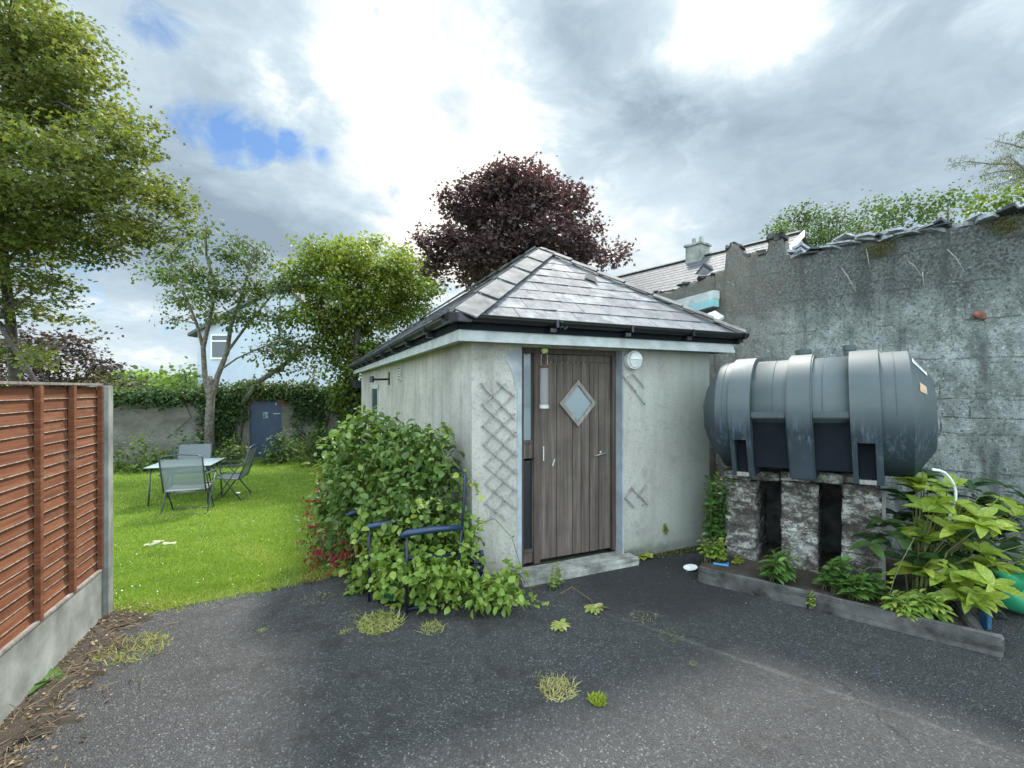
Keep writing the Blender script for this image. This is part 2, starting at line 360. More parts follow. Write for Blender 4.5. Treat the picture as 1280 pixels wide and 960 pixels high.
def mk_tank():
    m, nt, b = newmat('green_grey_tank_plastic'); v = coords(nt, kind='World')
    vs = coords(nt, (26, 26, 1.6), kind='World')
    n1 = noise(nt, v, 2.5, 5, .6); n2 = noise(nt, vs, 1, 6, .75)
    geo = N(nt, 'ShaderNodeNewGeometry'); sx = N(nt, 'ShaderNodeSeparateXYZ'); nt.links.new(geo.outputs['Position'], sx.inputs[0])
    col = ramp(nt, n1, [(.3, (.020, .030, .038)), (.7, (.034, .047, .056))])
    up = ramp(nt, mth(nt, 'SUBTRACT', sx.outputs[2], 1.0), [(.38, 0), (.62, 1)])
    col = mix(nt, col, (.085, .102, .10), mth(nt, 'MULTIPLY', up, ramp(nt, n1, [(.3, .5), (.7, .95)])))     # colour turns paler over the upper half
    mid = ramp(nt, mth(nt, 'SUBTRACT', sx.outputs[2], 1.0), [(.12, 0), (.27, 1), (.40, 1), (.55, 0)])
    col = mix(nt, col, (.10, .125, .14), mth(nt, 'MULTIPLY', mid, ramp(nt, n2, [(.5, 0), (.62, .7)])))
    nt.links.new(col, b.inputs['Base Color']); nt.links.new(ramp(nt, n1, [(.3, .5), (.7, .66)]), b.inputs['Roughness'])
    b.inputs['Specular IOR Level'].default_value = .35
    bump(nt, b, noise(nt, v, 60, 4), .12, .003); return m
M['tank'] = mk_tank()
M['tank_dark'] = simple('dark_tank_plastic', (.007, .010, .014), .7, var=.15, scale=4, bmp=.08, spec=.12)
M['white'] = simple('white_plastic', (.75, .75, .73), .5, var=.08, scale=10, bmp=.05)
M['offwhite'] = simple('grimy_white_plastic', (.50, .50, .46), .5, var=.15, scale=10, bmp=.05)
M['blue_metal'] = simple('navy_painted_metal', (.010, .018, .042), .4, var=.2, scale=20, bmp=.1)
M['blue_plastic'] = simple('blue_armrest_plastic', (.014, .034, .075), .4, var=.2, scale=10, bmp=.1)
M['grey_metal'] = simple('dark_grey_chair_tube', (.05, .06, .065), .4, var=.15, scale=10, bmp=.05)
M['steel'] = simple('tarnished_steel', (.35, .33, .3), .4, metal=.8, var=.2, scale=20, bmp=.05)
M['rust'] = simple('rusty_metal', (.13, .06, .03), .8, var=.3, scale=20, bmp=.3)
def mk_sling():
    m, nt, b = newmat('pale_grey_sling_fabric'); v = coords(nt, kind='World')
    n = noise(nt, v, 200, 2); nt.links.new(ramp(nt, n, [(.3, (.15, .175, .185)), (.7, (.22, .25, .26))]), b.inputs['Base Color'])
    b.inputs['Roughness'].default_value = .8
    tr = N(nt, 'ShaderNodeBsdfTransparent'); ms = N(nt, 'ShaderNodeMixShader'); ms.inputs[0].default_value = .22
    nt.links.new(b.outputs[0], ms.inputs[1]); nt.links.new(tr.outputs[0], ms.inputs[2]); nt.links.new(ms.outputs[0], nt.nodes['Material Output'].inputs[0])
    return m
M['sling'] = mk_sling()
M['frosted'] = simple('frosted_table_glass', (.40, .47, .48), .25, var=.08, scale=4, bmp=0)
M['navy_door'] = simple('navy_blue_door_paint', (.028, .052, .10), .5, var=.12, scale=5, bmp=.15)
M['brick'] = simple('red_brick_material', (.20, .085, .055), .9, var=.3, scale=14, bmp=.5)
def mk_garden_wall():
    m, nt, b = newmat('garden_wall_render'); v = coords(nt, kind='World')
    n1 = noise(nt, coords(nt, (1, 1, 1.8), kind='World'), 1.0, 6, .65); n2 = noise(nt, v, 12, 5, .7)
    col = ramp(nt, n1, [(.3, (.075, .07, .055)), (.5, (.14, .132, .108)), (.75, (.24, .23, .20))])
    col = mix(nt, col, (.055, .055, .042), ramp(nt, n2, [(.5, 0), (.7, .5)]))
    nt.links.new(col, b.inputs['Base Color']); b.inputs['Roughness'].default_value = .95; bump(nt, b, n2, .5, .02); return m
M['garden_wall'] = mk_garden_wall()
M['house_white'] = simple('white_house_render', (.42, .45, .52), .8, var=.05, scale=1.2, bmp=.1)
M['house_cream'] = simple('cream_house_render', (.40, .39, .34), .8, var=.07, scale=1.2, bmp=.1)
M['aqua'] = simple('aqua_painted_board', (.24, .44, .44), .6, var=.1, scale=5, bmp=.1)
M['bark'] = simple('grey_bark', (.17, .145, .115), .9, var=.35, scale=14, bmp=.8)
M['bark_dark'] = simple('dark_bark', (.05, .04, .032), .9, var=.3, scale=14, bmp=.8)
M['stem'] = simple('green_plant_stem', (.13, .15, .05), .7, var=.2, scale=20, bmp=.1)
M['cane'] = simple('dry_brown_cane', (.20, .14, .08), .8, var=.3, scale=20, bmp=.2)
def mk_soil():
    m, nt, b = newmat('soil_material'); v = coords(nt, kind='World')
    n1 = noise(nt, v, 6, 6, .75); n2 = noise(nt, v, 50, 5, .8)
    col = ramp(nt, n1, [(.3, (.028, .022, .017)), (.55, (.065, .05, .035)), (.8, (.14, .11, .07))])
    col = mix(nt, col, (.22, .18, .12), ramp(nt, n2, [(.6, 0), (.72, .7)]))
    nt.links.new(col, b.inputs['Base Color']); b.inputs['Roughness'].default_value = 1; bump(nt, b, n2, 1, .02); return m
M['soil'] = mk_soil()
def mk_lawn(far=False):
    m, nt, b = newmat('lawn_material' if not far else 'field_material'); v = coords(nt, kind='World')
    n1 = noise(nt, v, .9, 5, .6); n2 = noise(nt, v, 28, 5, .75)
    col = ramp(nt, n1, [(.3, (.12, .19, .02)), (.55, (.17, .25, .03)), (.75, (.21, .28, .05))])
    col = mix(nt, col, (.04, .065, .012), ramp(nt, n2, [(.42, .7), (.6, 0)]))
    nt.links.new(col, b.inputs['Base Color']); b.inputs['Roughness'].default_value = .9; b.inputs['Specular IOR Level'].default_value = .1
    bump(nt, b, n2, .8, .02); return m
M['lawn'] = mk_lawn(); M['field'] = mk_lawn(True)
M['grass'] = leafmat('grass_blade', (.12, .19, .016), (.24, .34, .04), (.42, .42, .13), .3, .55, (1.3, 1.4, .7))
M['weed_grass'] = leafmat('yellow_weed_grass', (.20, .26, .05), (.38, .40, .11), (.52, .42, .22), .25, .6)
M['moss'] = leafmat('bright_moss', (.14, .20, .02), (.27, .33, .03), (.36, .38, .06), .2, .8)
M['sycamore'] = leafmat('sycamore_leaf', (.055, .08, .02), (.125, .15, .042), (.28, .28, .10), .45, .5)
M['copper'] = leafmat('copper_leaf', (.055, .034, .036), (.10, .066, .066), (.20, .14, .125), .3, .45, (1.6, .9, .9))
M['plum'] = leafmat('plum_leaf', (.04, .024, .022), (.06, .04, .033), (.09, .085, .035), .3, .5, (1.5, 1., .8))
M['apple'] = leafmat('apple_leaf', (.045, .075, .02), (.085, .125, .034), (.14, .175, .06), .35, .5)
M['lime'] = leafmat('lime_green_leaf', (.06, .095, .014), (.125, .175, .024), (.25, .28, .05), .4, .5)
M['ivy'] = leafmat('ivy_leaf', (.02, .045, .01), (.045, .088, .018), (.12, .18, .04), .15, .65)
M['border'] = leafmat('border_leaf', (.035, .065, .012), (.075, .13, .022), (.18, .23, .05), .3, .65)
M['bramble'] = leafmat('bramble_leaf', (.06, .11, .022), (.12, .20, .04), (.30, .36, .11), .32, .42)
M['bramble_young'] = leafmat('young_bramble_leaf', (.14, .23, .04), (.24, .34, .06), (.38, .43, .10), .35, .45)
M['nettle'] = leafmat('nettle_leaf', (.06, .13, .03), (.10, .20, .045), (.16, .27, .06), .35, .5)
M['laurel'] = leafmat('spotted_laurel_leaf', (.13, .20, .02), (.25, .33, .035), (.40, .46, .07), .35, .33)
def spot(m):
    nt = m.node_tree; b = nt.nodes['Principled BSDF']; l = b.inputs['Base Color'].links[0].from_socket; v = coords(nt, kind='World')
    k = mix(nt, l, (.06, .12, .02), ramp(nt, noise(nt, v, 70, 3, .6), [(.5, 0), (.62, .6)])); k = mix(nt, k, (.62, .62, .20), ramp(nt, noise(nt, v, 110, 2, .6), [(.6, 0), (.66, .6)])); nt.links.new(k, b.inputs['Base Color']); bump(nt, b, noise(nt, v, 60, 4), .35, .004)
spot(M['laurel'])
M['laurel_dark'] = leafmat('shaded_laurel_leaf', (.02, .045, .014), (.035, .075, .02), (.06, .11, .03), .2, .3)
M['hedge'] = leafmat('hedge_leaf', (.07, .12, .02), (.13, .20, .03), (.20, .26, .05), .3, .6)
M['far_leaf'] = leafmat('far_tree_leaf', (.05, .08, .025), (.085, .125, .04), (.14, .18, .06), .35, .6)
M['grey_leaf'] = leafmat('grey_feathery_leaf', (.10, .12, .09), (.15, .17, .13), (.20, .22, .18), .3, .6)
M['red_flower'] = leafmat('crimson_flower', (.20, .02, .03), (.36, .035, .05), (.50, .09, .10), .3, .6, (1.3, .9, .9))
M['red_leaf'] = leafmat('red_tinged_leaf', (.20, .045, .03), (.26, .13, .05), (.20, .2, .05), .3, .6, (1.2, 1, .8))
M['dead_leaf'] = leafmat('dead_leaf_litter', (.10, .065, .03), (.22, .15, .07), (.38, .30, .19), .1, .9)

# ---------------------------------------------------------------- leaf scatter
T_DIAMOND = (np.array([(0, 0, 0), (.33, .45, .09), (0, 1, -.05), (-.33, .45, .09)]), [(0, 1, 2), (0, 2, 3)])
def t_leaf(w=.42, droop=.22, rows=4, fold=.08, ser=0):
    vs = []; ys = np.linspace(0, 1, rows+1)
    for i, y in enumerate(ys):
        ww = w*math.sin(math.pi*min(1, y*.93+.035))**.8 if 0 < i < rows else .012
        if ser and i % 2: ww *= 1-ser
        z = -droop*y*y
        vs += [(-ww/1, y, z+fold*ww/w), (0, y, z), (ww, y, z+fold*ww/w)]
    fs = []
    for i in range(rows):
        a = i*3; fs += [(a, a+1, a+4, a+3), (a+1, a+2, a+5, a+4)]
    return np.array(vs), fs
T_LEAF = t_leaf(.36, .2, 4); T_BROAD = t_leaf(.40, .30, 6, .12, .14); T_LONG = t_leaf(.20, .35, 5, .06); T_LAUREL = t_leaf(.26, .22, 7, .07, .06); T_LAUREL2 = t_leaf(.24, .60, 7, .10, .06)
def t_maple():
    rs = [.12, .55, .42, .85, .5, 1.0, .5, .85, .42, .55]
    an = [-90, -35, 0, 25, 55, 90, 125, 155, 180, 215]
    vs = [(0, .3, 0)]+[(r*.62*math.cos(R(a)), .38+r*.62*math.sin(R(a)), -.12*r*r) for r, a in zip(rs, an)]
    return np.array(vs), [(0, i, i % 10+1) for i in range(1, 11)]
T_MAPLE = t_maple()
T_CROSS = (np.array([(-.5, 0, 0), (.5, 0, 0), (.35, .9, .1), (-.35, .9, .1)]), [(0, 1, 2, 3)])

def norm(a): return a/(np.linalg.norm(a, axis=-1, keepdims=True)+1e-9)
def scatter(name, P, Dr, Nn, size, tmpl, mat, parent=None, tint=None, smooth=True, **tg):
    P = np.asarray(P, float); n = len(P)
    y = norm(np.asarray(Dr, float)); x = norm(np.cross(y, np.asarray(Nn, float)+1e-4)); z = np.cross(x, y)
    tv, tf = tmpl; k = len(tv)
    size = np.broadcast_to(np.asarray(size, float), (n,))
    vs = P[:, None, :]+size[:, None, None]*(tv[None, :, 0:1]*x[:, None, :]+tv[None, :, 1:2]*y[:, None, :]+tv[None, :, 2:3]*z[:, None, :])
    vs = vs.reshape(-1, 3)
    if tint is None: tint = rng.random(n)
    tint = np.clip(np.asarray(tint, float), 0, 1)
    if parent is not None: o0 = LOC[parent.name]
    else: o0 = np.array([P[:, 0].mean(), P[:, 1].mean(), P[:, 2].min()])
    me = bpy.data.meshes.new(name)
    loops = np.concatenate([np.array(f) for f in tf]); ls = np.array([len(f) for f in tf])
    me.vertices.add(n*k); me.vertices.foreach_set('co', (vs-o0).astype(np.float32).ravel())
    L = len(loops); me.loops.add(n*L)
    me.loops.foreach_set('vertex_index', (loops[None, :]+(np.arange(n)*k)[:, None]).astype(np.int32).ravel())
    me.polygons.add(n*len(tf))
    st = np.concatenate([[0], np.cumsum(ls)[:-1]])
    me.polygons.foreach_set('loop_start', (st[None, :]+(np.arange(n)*L)[:, None]).astype(np.int32).ravel())
    me.polygons.foreach_set('loop_total', np.tile(ls, n).astype(np.int32))
    me.update(calc_edges=True)
    a = me.attributes.new('tint', 'FLOAT', 'POINT'); a.data.foreach_set('value', np.repeat(tint, k).astype(np.float32))
    o = link_mesh(name, me, mat, parent, o0, smooth)
    return tag(o, **tg) if tg else o
def rdir(n, up=0.0, flat=1.0):
    d = rng.normal(size=(n, 3)); d[:, 2] = d[:, 2]*flat+up; return norm(d)
def clump_leaves(cent, per, cr, flat=.6, lift=0.0):
    """leaves gathered round clump centres; returns P, dir, normal, per-leaf clump tint"""
    n = len(cent)*per
    c = np.repeat(cent, per, axis=0); off = rng.normal(size=(n, 3))*np.array([1, 1, flat])*cr/1.8
    P = c+off
    D = norm(norm(off)*.9+rdir(n)*.8+np.array([0, 0, -.25+lift]))
    Nn = norm(rdir(n)*.65+np.array([0, 0, 1.0]))
    tint = np.repeat(rng.normal(.45, .16, len(cent)), per)+rng.normal(0, .16, n)
    return P, D, Nn, tint
def lobe_points(lobes, dens, shell=.75):
    """lobes: (centre(3), radii(3)). Points biased to each lobe's shell, none deep in a neighbour's core."""
    out = []; tot = []
    for c, r in lobes:
        c = np.array(c, float); r = np.array(r, float)
        area = (r[0]*r[1]+r[1]*r[2]+r[0]*r[2])
        k = max(3, int(dens*area)); d = rdir(k); rad = shell+(1.08-shell)*rng.random((k, 1))**.7
        inner = rng.random((k, 1)) < .22; rad = np.where(inner, rng.random((k, 1))*shell, rad)
        out.append(c+d*r*rad)
    return np.concatenate(out)
def pxlobes(lst, D0, depth=1.0, seed=0):
    """(px, py, rx, ry[, dD]) measured in the photo -> real lobes spread in depth round distance D0"""
    q = random.Random(seed); L = []
    for t in lst:
        px, py, rx, ry = t[:4]; D = D0+(t[4] if len(t) > 4 else q.uniform(-.5, .5)*depth)
        L.append((W(px, py, D), (rx/F*D, max(rx, ry)/F*D*.9, ry/F*D)))
    return L
def tree(name, label, cat, base, trunk_pts, trunk_r, lobes, dens, per, cr, leaf, tmpl, mat, bark, flat=.6, shell=.75, group=None, limbs=True, twigs=1.0, tshift=None, lift=0.0, cut=None):
    t = thing(name, base, label, cat, group)
    mb = MB(); top = trunk_pts[-1]
    rr = np.linspace(trunk_r, trunk_r*.5, len(trunk_pts)); mb.tube(trunk_pts, list(rr), 10)
    cents = lobe_points(lobes, dens, shell)
    if cut is not None: cents = cents[cut(cents)]
    if limbs:
        for c, r in lobes:
            c = np.array(c)
            k = min(range(len(trunk_pts)), key=lambda i: np.linalg.norm(np.array(trunk_pts[i])-c)+(0 if i >= len(trunk_pts)//2 else 2))
            a = np.array(trunk_pts[k], float); m_ = (a+c)/2+np.array([random.uniform(-.1, .1), random.uniform(-.1, .1), .12*np.linalg.norm(c-a)])
            w = trunk_r*.35*min(1, r[0]/1.0+.3)
            mb.tube([a, (a*.6+m_*.4)+np.array([0, 0, .05]), m_, c], [w, w*.8, w*.6, w*.35], 6, False)
            near = cents[np.linalg.norm((cents-c)/np.array(r), axis=1) < 1.15]
            for p in near[:int(len(near)*.5*twigs)]:
                q1 = (c*.45+p*.55)+np.array([0, 0, .04]); mb.tube([c, q1, p], [w*.3, w*.16, w*.06+.002], 4, False)
    P, Dd, Nn, ti = clump_leaves(cents, per, cr, flat, lift)
    if cut is not None:
        k = cut(P); P, Dd, Nn, ti = P[k], Dd[k], Nn[k], ti[k]
    if tshift is not None: ti = ti+tshift(P)
    mb.build('trunk', bark, t, smooth=True, fixn=False)
    scatter('crown', P, Dd, Nn, leaf*rng.uniform(.65, 1.2, len(P)), tmpl, mat, t, ti)
    return t
def outside_shed(P, m=.03, Lm=9.3):
    q = P-C0; s = q@U; t_ = q@V
    return ~((s > -m) & (t_ > -m) & (s < 3.0) & (t_ < Lm) & (P[:, 2] < 3.6))

# ---------------------------------------------------------------- ground
def edge_y(x): return np.where(x < -2.6, 3.54+(x+3.15)*.36, np.where(x < -1.47, 3.74+(x+2.6)*.63, 4.45+(x+1.47)*.9))
def height(x, y):
    x = np.asarray(x, float); y = np.asarray(y, float)
    d = np.maximum(y-edge_y(np.clip(x, -3.4, 0)), 0)
    drop = .46*(1-np.exp(-d/4.5)); m = np.clip((.15-x)/.7, 0, 1); m = m*m*(3-2*m)
    return -drop*m
def sheet(name, xs, ys, zoff, mat, keep=None, wob=0.0, kind='structure', label=None):
    X, Y = np.meshgrid(xs, ys); Z = height(X, Y)+zoff
    if wob: Z = Z+rng.normal(0, wob, Z.shape)
    nx, ny = len(xs), len(ys); mb = MB()
    mb.v = [tuple(p) for p in np.stack([X, Y, Z], -1).reshape(-1, 3)]
    for j in range(ny-1):
        for i in range(nx-1):
            if keep is None or keep((xs[i]+xs[i+1])/2, (ys[j]+ys[j+1])/2):
                mb.f.append((j*nx+i, j*nx+i+1, (j+1)*nx+i+1, (j+1)*nx+i)); mb.m.append(0)
    o = mb.build(name, mat, origin=(0, 0, 0), smooth=True, fixn=False)
    return tag(o, label=label, kind=kind)
gx = np.unique(np.concatenate([np.linspace(-300, -20, 15), np.linspace(-20, 12, 65), np.linspace(12, 300, 12)]))
gy = np.unique(np.concatenate([np.linspace(-30, 0, 5), np.linspace(0, 24, 61), np.linspace(24, 400, 16)]))
sheet('ground', gx, gy, -.03, M['field'])
# driveway with a ragged edge to the lawn
def drive():
    mb = MB(); xs = list(np.linspace(-3.35, -.35, 90)); e = []
    for i, x in enumerate(xs):
        y = float(edge_y(np.array(x)))+.05*math.sin(x*7)+.035*math.sin(x*19+1)+random.uniform(-.03, .03); e.append((x, y))
    near = -4.0; vs = []; fs = []
    cols = [(-9.0, 3.4)]+[(-3.4, 3.4)]+e+[(0.3, 5.5), (1.2, 6.2), (2.6, 7.0), (9, 7.0)]
    for x, y in cols:
        for k in range(12):
            yy = near+(y-near)*(k/11)**.8
            vs.append((x, yy, float(height(x, min(yy, y)))+.0))
    n = len(cols)
    for i in range(n-1):
        for k in range(11):
            a = i*12+k; fs.append((a, a+12, a+13, a+1))
    mb.add(vs, fs); return mb
tag(drive().build('driveway', M['tarmac'], origin=(0, 0, 0), fixn=True, smooth=True), kind='structure')
lx = np.linspace(-16, .0, 100); ly = np.linspace(2.9, 17, 110)
def on_lawn(x, y):
    q = np.array([x, y, 0])-C0; inside = (q@U > -.02) and (q@V > 0)
    return y > float(edge_y(np.array(x)))-.1 and not inside and not (x > -3.3 and x > -.6)
sheet('lawn', lx, ly, -.008, M['lawn'], on_lawn)
# soil strip under the fence
def soil_strip(name, pts, w, label):
    mb = MB(); vs = []
    for i, p in enumerate(pts):
        p = np.array(p)
        for k in range(5):
            q = p+np.array([w*(k/4)*(1+(random.uniform(-.3, .3)+.35*math.sin(i*.9)+.2*math.sin(i*2.3))*(k >= 3)), 0, 0])
            vs.append((q[0], q[1], float(height(q[0], q[1]))+.018*math.sin(math.pi*min(1, .2+k/5))+random.uniform(0, .007)-(.022 if k == 4 else 0)))
    fs = [(i*5+k, i*5+k+1, (i+1)*5+k+1, (i+1)*5+k) for i in range(len(pts)-1) for k in range(4)]
    mb.add(vs, fs); o = mb.build(name, M['soil'], origin=(0, 0, 0), smooth=True, fixn=False)
    return tag(o, label, kind='structure')
FD = np.array([.385, -.923, 0]); FD /= np.linalg.norm(FD); FP = np.array([-3.15, 3.54, 0]); FN = np.array([.923, .385, 0])
soil_strip('soil_strip', [FP+FD*s+FN*.0 for s in np.linspace(-.05, 3.2, 60)], .34, 'dark earth strip')
# litter on it and scattered over the tarmac
n = 1100; s_ = rng.uniform(-.1, 2.2, n); w_ = np.abs(rng.normal(0, .17, n))
P = FP+FD*s_[:, None]+FN*w_[:, None]; P[:, 2] = .008+rng.random(n)*.02
scatter('leaf_litter', P, rdir(n, 0, .25), rdir(n, 1.2), rng.uniform(.008, .032, n), T_DIAMOND, M['dead_leaf'], kind='stuff', label='brown leaf litter gathered along the foot of the fence')
n = 420; s_ = rng.uniform(0, 2.3, n); w_ = np.abs(rng.normal(0, .20, n))
mb = MB()
for i in range(n):
    p = FP+FD*s_[i]+FN*w_[i]+np.array([0, 0, .02]); d = rdir(1, 0, .15)[0]*random.uniform(.03, .13)
    mb.tube([p, p+d*.5+np.array([0, 0, .006]), p+d], .0018, 3, False)
tag(mb.build('dry_twigs', M['cane'], fixn=False), 'thin dry twigs lying along the foot of the fence', kind='stuff')
# grit
n = 3800; P = np.stack([rng.uniform(-3, 5, n), rng.uniform(1.3, 5.6, n), np.zeros(n)], 1)
k = outside_shed(P, .05) & ((P[:, 1] < edge_y(P[:, 0])-.1) | (P[:, 0] > -.3)); P = P[k]; P[:, 2] = .002
scatter('loose_grit', P, rdir(len(P), 0, .3), rdir(len(P), 1), rng.uniform(.003, .012, len(P)), T_DIAMOND, simple('pale_grit', (.30, .29, .26), .9, var=.4, scale=60), kind='stuff', label='pale loose grit scattered over the tarmac')

# grass blades
def blades(name, P, h, mat, parent=None, lean=.5, w=.10, tint=None, **tg):
    n = len(P); d = norm(np.stack([rng.normal(0, lean, n), rng.normal(0, lean, n), np.ones(n)], 1))
    T = (np.array([(-w/2, 0, 0), (w/2, 0, 0), (w*.35, .55, .05), (-w*.35, .55, .05), (0, 1, .22)]), [(0, 1, 2, 3), (3, 2, 4)])
    return scatter(name, P, d, rdir(n, 0, .2), h, T, mat, parent, tint, smooth=False, **tg)
n = 300000; u_ = rng.random(n); y0, y1 = 3.2, 16.5
Y = 1/(1/y0-u_*(1/y0-1/y1)); X = rng.uniform(-1.15, -.02, n)*Y
k = (Y > edge_y(X)+rng.normal(0, .05, n)-.02); P = np.stack([X, Y, height(X, Y)], 1)[k]
P = P[outside_shed(P, .05) & ~((P[:, 0] > -.75))]
n = len(P); nz = np.sin(P[:, 0]*2.1+np.sin(P[:, 1]*1.3)*2)*.5+np.sin(P[:, 1]*3.3+P[:, 0])*.3+.5*np.sin(P[:, 0]*6.3+2*np.sin(P[:, 1]*5.1))+.5*np.sin(P[:, 1]*8.7+2*np.sin(P[:, 0]*4.4))
ed = np.clip((P[:, 1]-edge_y(P[:, 0]))/.45, 0, 1)
dry = (rng.random(n) < (1-ed)*.55)
blades('grass', P, (.020+.0022*P[:, 1])*rng.uniform(.5, 1.5, n)*(1+.25*nz), M['grass'], lean=.6, w=.16, tint=np.where(dry, .90, rng.normal(.42, .15, n)+.17*nz), kind='stuff', label='short green lawn grass')
# daisies and clover flecks
n = 190; Y = rng.uniform(3.8, 9, n); X = rng.uniform(-.9, -.35, n)*Y; P = np.stack([X, Y, height(X, Y)+.04], 1); P = P[outside_shed(P, .2)]
P = P[P[:, 1] > edge_y(P[:, 0])+.15]
scatter('daisies', P, rdir(len(P), 0, .2), rdir(len(P), 2), rng.uniform(.008, .018, len(P)), T_DIAMOND, M['white'], kind='stuff', label='tiny white daisies dotted over the lawn')

M['board_edge'] = simple('pale_board_edge', (.42, .33, .27), .8, var=.3, scale=30, bmp=.2)
# ---------------------------------------------------------------- fence at the left
fence = thing('garden_fence', FP+FD*.9, 'rust brown overlapping board fence panel on a pale concrete gravel board with concrete post', 'fence')
FT = 1.775; GB = .37
mb = MB(); mb.box(FP+FD*.0+FN*(-.01)+np.array([0, 0, FT/2-.1]), FD*.05, FN*.06, (0, 0, FT/2+.1)); mb.build('post', M['concrete'], fence, bevel=.008)
mb = MB(); mb.box(FP+FD*1.68+FN*(-.005)+np.array([0, 0, GB/2-.05]), FD*1.625, FN*.025, (0, 0, GB/2+.05)); mb.build('gravel_board', M['concrete'], fence, bevel=.004)
mb = MB(); nsl = 20; ph = (FT-.03-GB)/nsl
for i in range(nsl):
    z0 = GB+.012+i*ph; a0 = .0
    j = random.uniform(-.003, .003)
    cc = FP+FD*.98+FN*(-.012)+np.array([0, 0, z0+ph/2+.004]); tilt = np.array([0, 0, 1])*(ph/2+.004)+FN*(-.0055+j)
    sk = FD*.925+np.array([0, 0, random.uniform(-.004, .004)])
    mb.box(cc, sk, tilt, FN*.0035); mb.box(cc-tilt+FN*.0005, sk, np.array([0, 0, .0022]), FN*.0042, 1)  # pale strip along the lower edge of each board
mb.build('lap_boards', [M['fence'], M['board_edge']], fence, bevel=0)
for s0, w0 in ((.075, .035), (.50, .05), (.90, .05), (1.32, .05), (1.74, .05)):
    mb = MB(); mb.box(FP+FD*s0+FN*.012+np.array([0, 0, (FT+GB)/2]), FD*w0/2*.8, FN*.016, (0, 0, (FT-GB)/2-.006)); mb.build('batten', M['fence'], fence, bevel=.003)
mb = MB(); mb.box(FP+FD*.99+FN*(-.008)+np.array([0, 0, FT+.006]), FD*.93, FN*.032, (0, 0, .009)); mb.build('cap_rail', M['trim_wood'], fence, bevel=.003)
mb = MB(); mb.box(FP+FD*.99+FN*(.014)+np.array([0, 0, GB+.011]), FD*.92, FN*.012, (0, 0, .009)); mb.build('bottom_rail', M['trim_wood'], fence, bevel=.002)
post2 = MB(); post2.box(FP+FD*1.955+np.array([0, 0, FT/2-.1]), FD*.05, FN*.05, (0, 0, FT/2+.1)); post2.build('post', M['concrete'], fence, bevel=.008)

# ---------------------------------------------------------------- outbuilding
SWD, SLN = 2.81, 9.0
shed = thing('outbuilding', S(0, 0, 0), 'grey rendered long outbuilding with hipped slate roof and weathered plank door', 'outbuilding')
TD = .12                                          # door set back
oL, oR = s_on(652, 0), s_on(778, 0)
oT = z_at(436, S(oL, TD, 0)); WH = 2.20
def wallgrid(mb, a0, a1, z0, z1, fn, du=.12):
    nu = max(1, int((a1-a0)/du)); nz = max(1, int((z1-z0)/du)); vs = []
    for j in range(nz+1):
        for i in range(nu+1):
            vs.append(fn(a0+(a1-a0)*i/nu, z0+(z1-z0)*j/nz))
    mb.add(vs, [(j*(nu+1)+i, j*(nu+1)+i+1, (j+1)*(nu+1)+i+1, (j+1)*(nu+1)+i) for j in range(nz) for i in range(nu)])
def lumpy(p, amp): 
    return p+np.array([0, 0, 0])
mb = MB()
mb.sbox(0, oL, 0, .25, -.6, WH); mb.sbox(oR, SWD, 0, .25, -.6, WH); mb.sbox(oL, oR, 0, .25, oT+.012, WH); mb.sbox(oL, oR, TD+.05, .25, -.2, .05)
mb.sbox(0, .25, .25, SLN-.25, -.7, WH); mb.sbox(SWD-.25, SWD, .25, SLN-.25, -.6, WH); mb.sbox(0, SWD, SLN-.25, SLN, -.7, WH)
mb.build('wall', M['render'], shed)
# lower annexe at the far end
mb = MB(); mb.sbox(.1, SWD, SLN+.003, SLN+2.2, -.7, 1.75); mb.build('annexe_wall', M['render'], shed)
mb = MB()
for i in range(6): mb.sbox(-.15, SWD, SLN+.01, SLN+2.3, 1.78+i*.03, 1.80+i*.03)
mb.build('annexe_roof', M['slate_dark'], shed)
# smooth pale reveal round the doorway
PR = simple('pale_blue_reveal', (.33, .36, .38), .85, var=.14, scale=5, bmp=.3)
for a, b_, c_, d_ in ((oR-.004, oR+.022, -.006, TD+.02), (oL-.05, oL+.002, -.005, .02)):
    mb = MB(); mb.sbox(a, b_, c_, d_, .06, oT); mb.build('door_reveal', PR, shed, bevel=.004)
# step
mb = MB(); mb.sbox(oL-.06, oR+.10, -.16, .10, -.05, .075); mb.build('door_step', M['concrete_step'], shed, bevel=.018, subdiv=2, jitter=.005)
# eaves boards
FO = .176; fz0, fz1 = 2.150, 2.262
mb = MB(); e = FO
mb.sbox(-e, SWD+e, -e, -e+.022, fz0, fz1); mb.sbox(-e, -e+.022, -e+.022, SLN+e, fz0, fz1); mb.sbox(SWD+e-.022, SWD+e, -e+.022, SLN+e, fz0, fz1)
mb.sbox(-e-.008, SWD+e+.008, -e-.008, -e, fz0-.004, fz0+.03); mb.sbox(-e-.008, -e, -e, SLN+e, fz0-.004, fz0+.03)
mb.build('fascia', M['fascia'], shed, bevel=.002)
mb = MB(); mb.sbox(-e+.022, SWD+e-.022, -e+.022, 0, fz0+.03, fz0+.045); mb.sbox(-e+.022, 0, 0, SLN+e, fz0+.03, fz0+.045); mb.sbox(SWD, SWD+e-.022, 0, SLN+e, fz0+.03, fz0+.045)
mb.build('soffit', M['fascia'], shed)
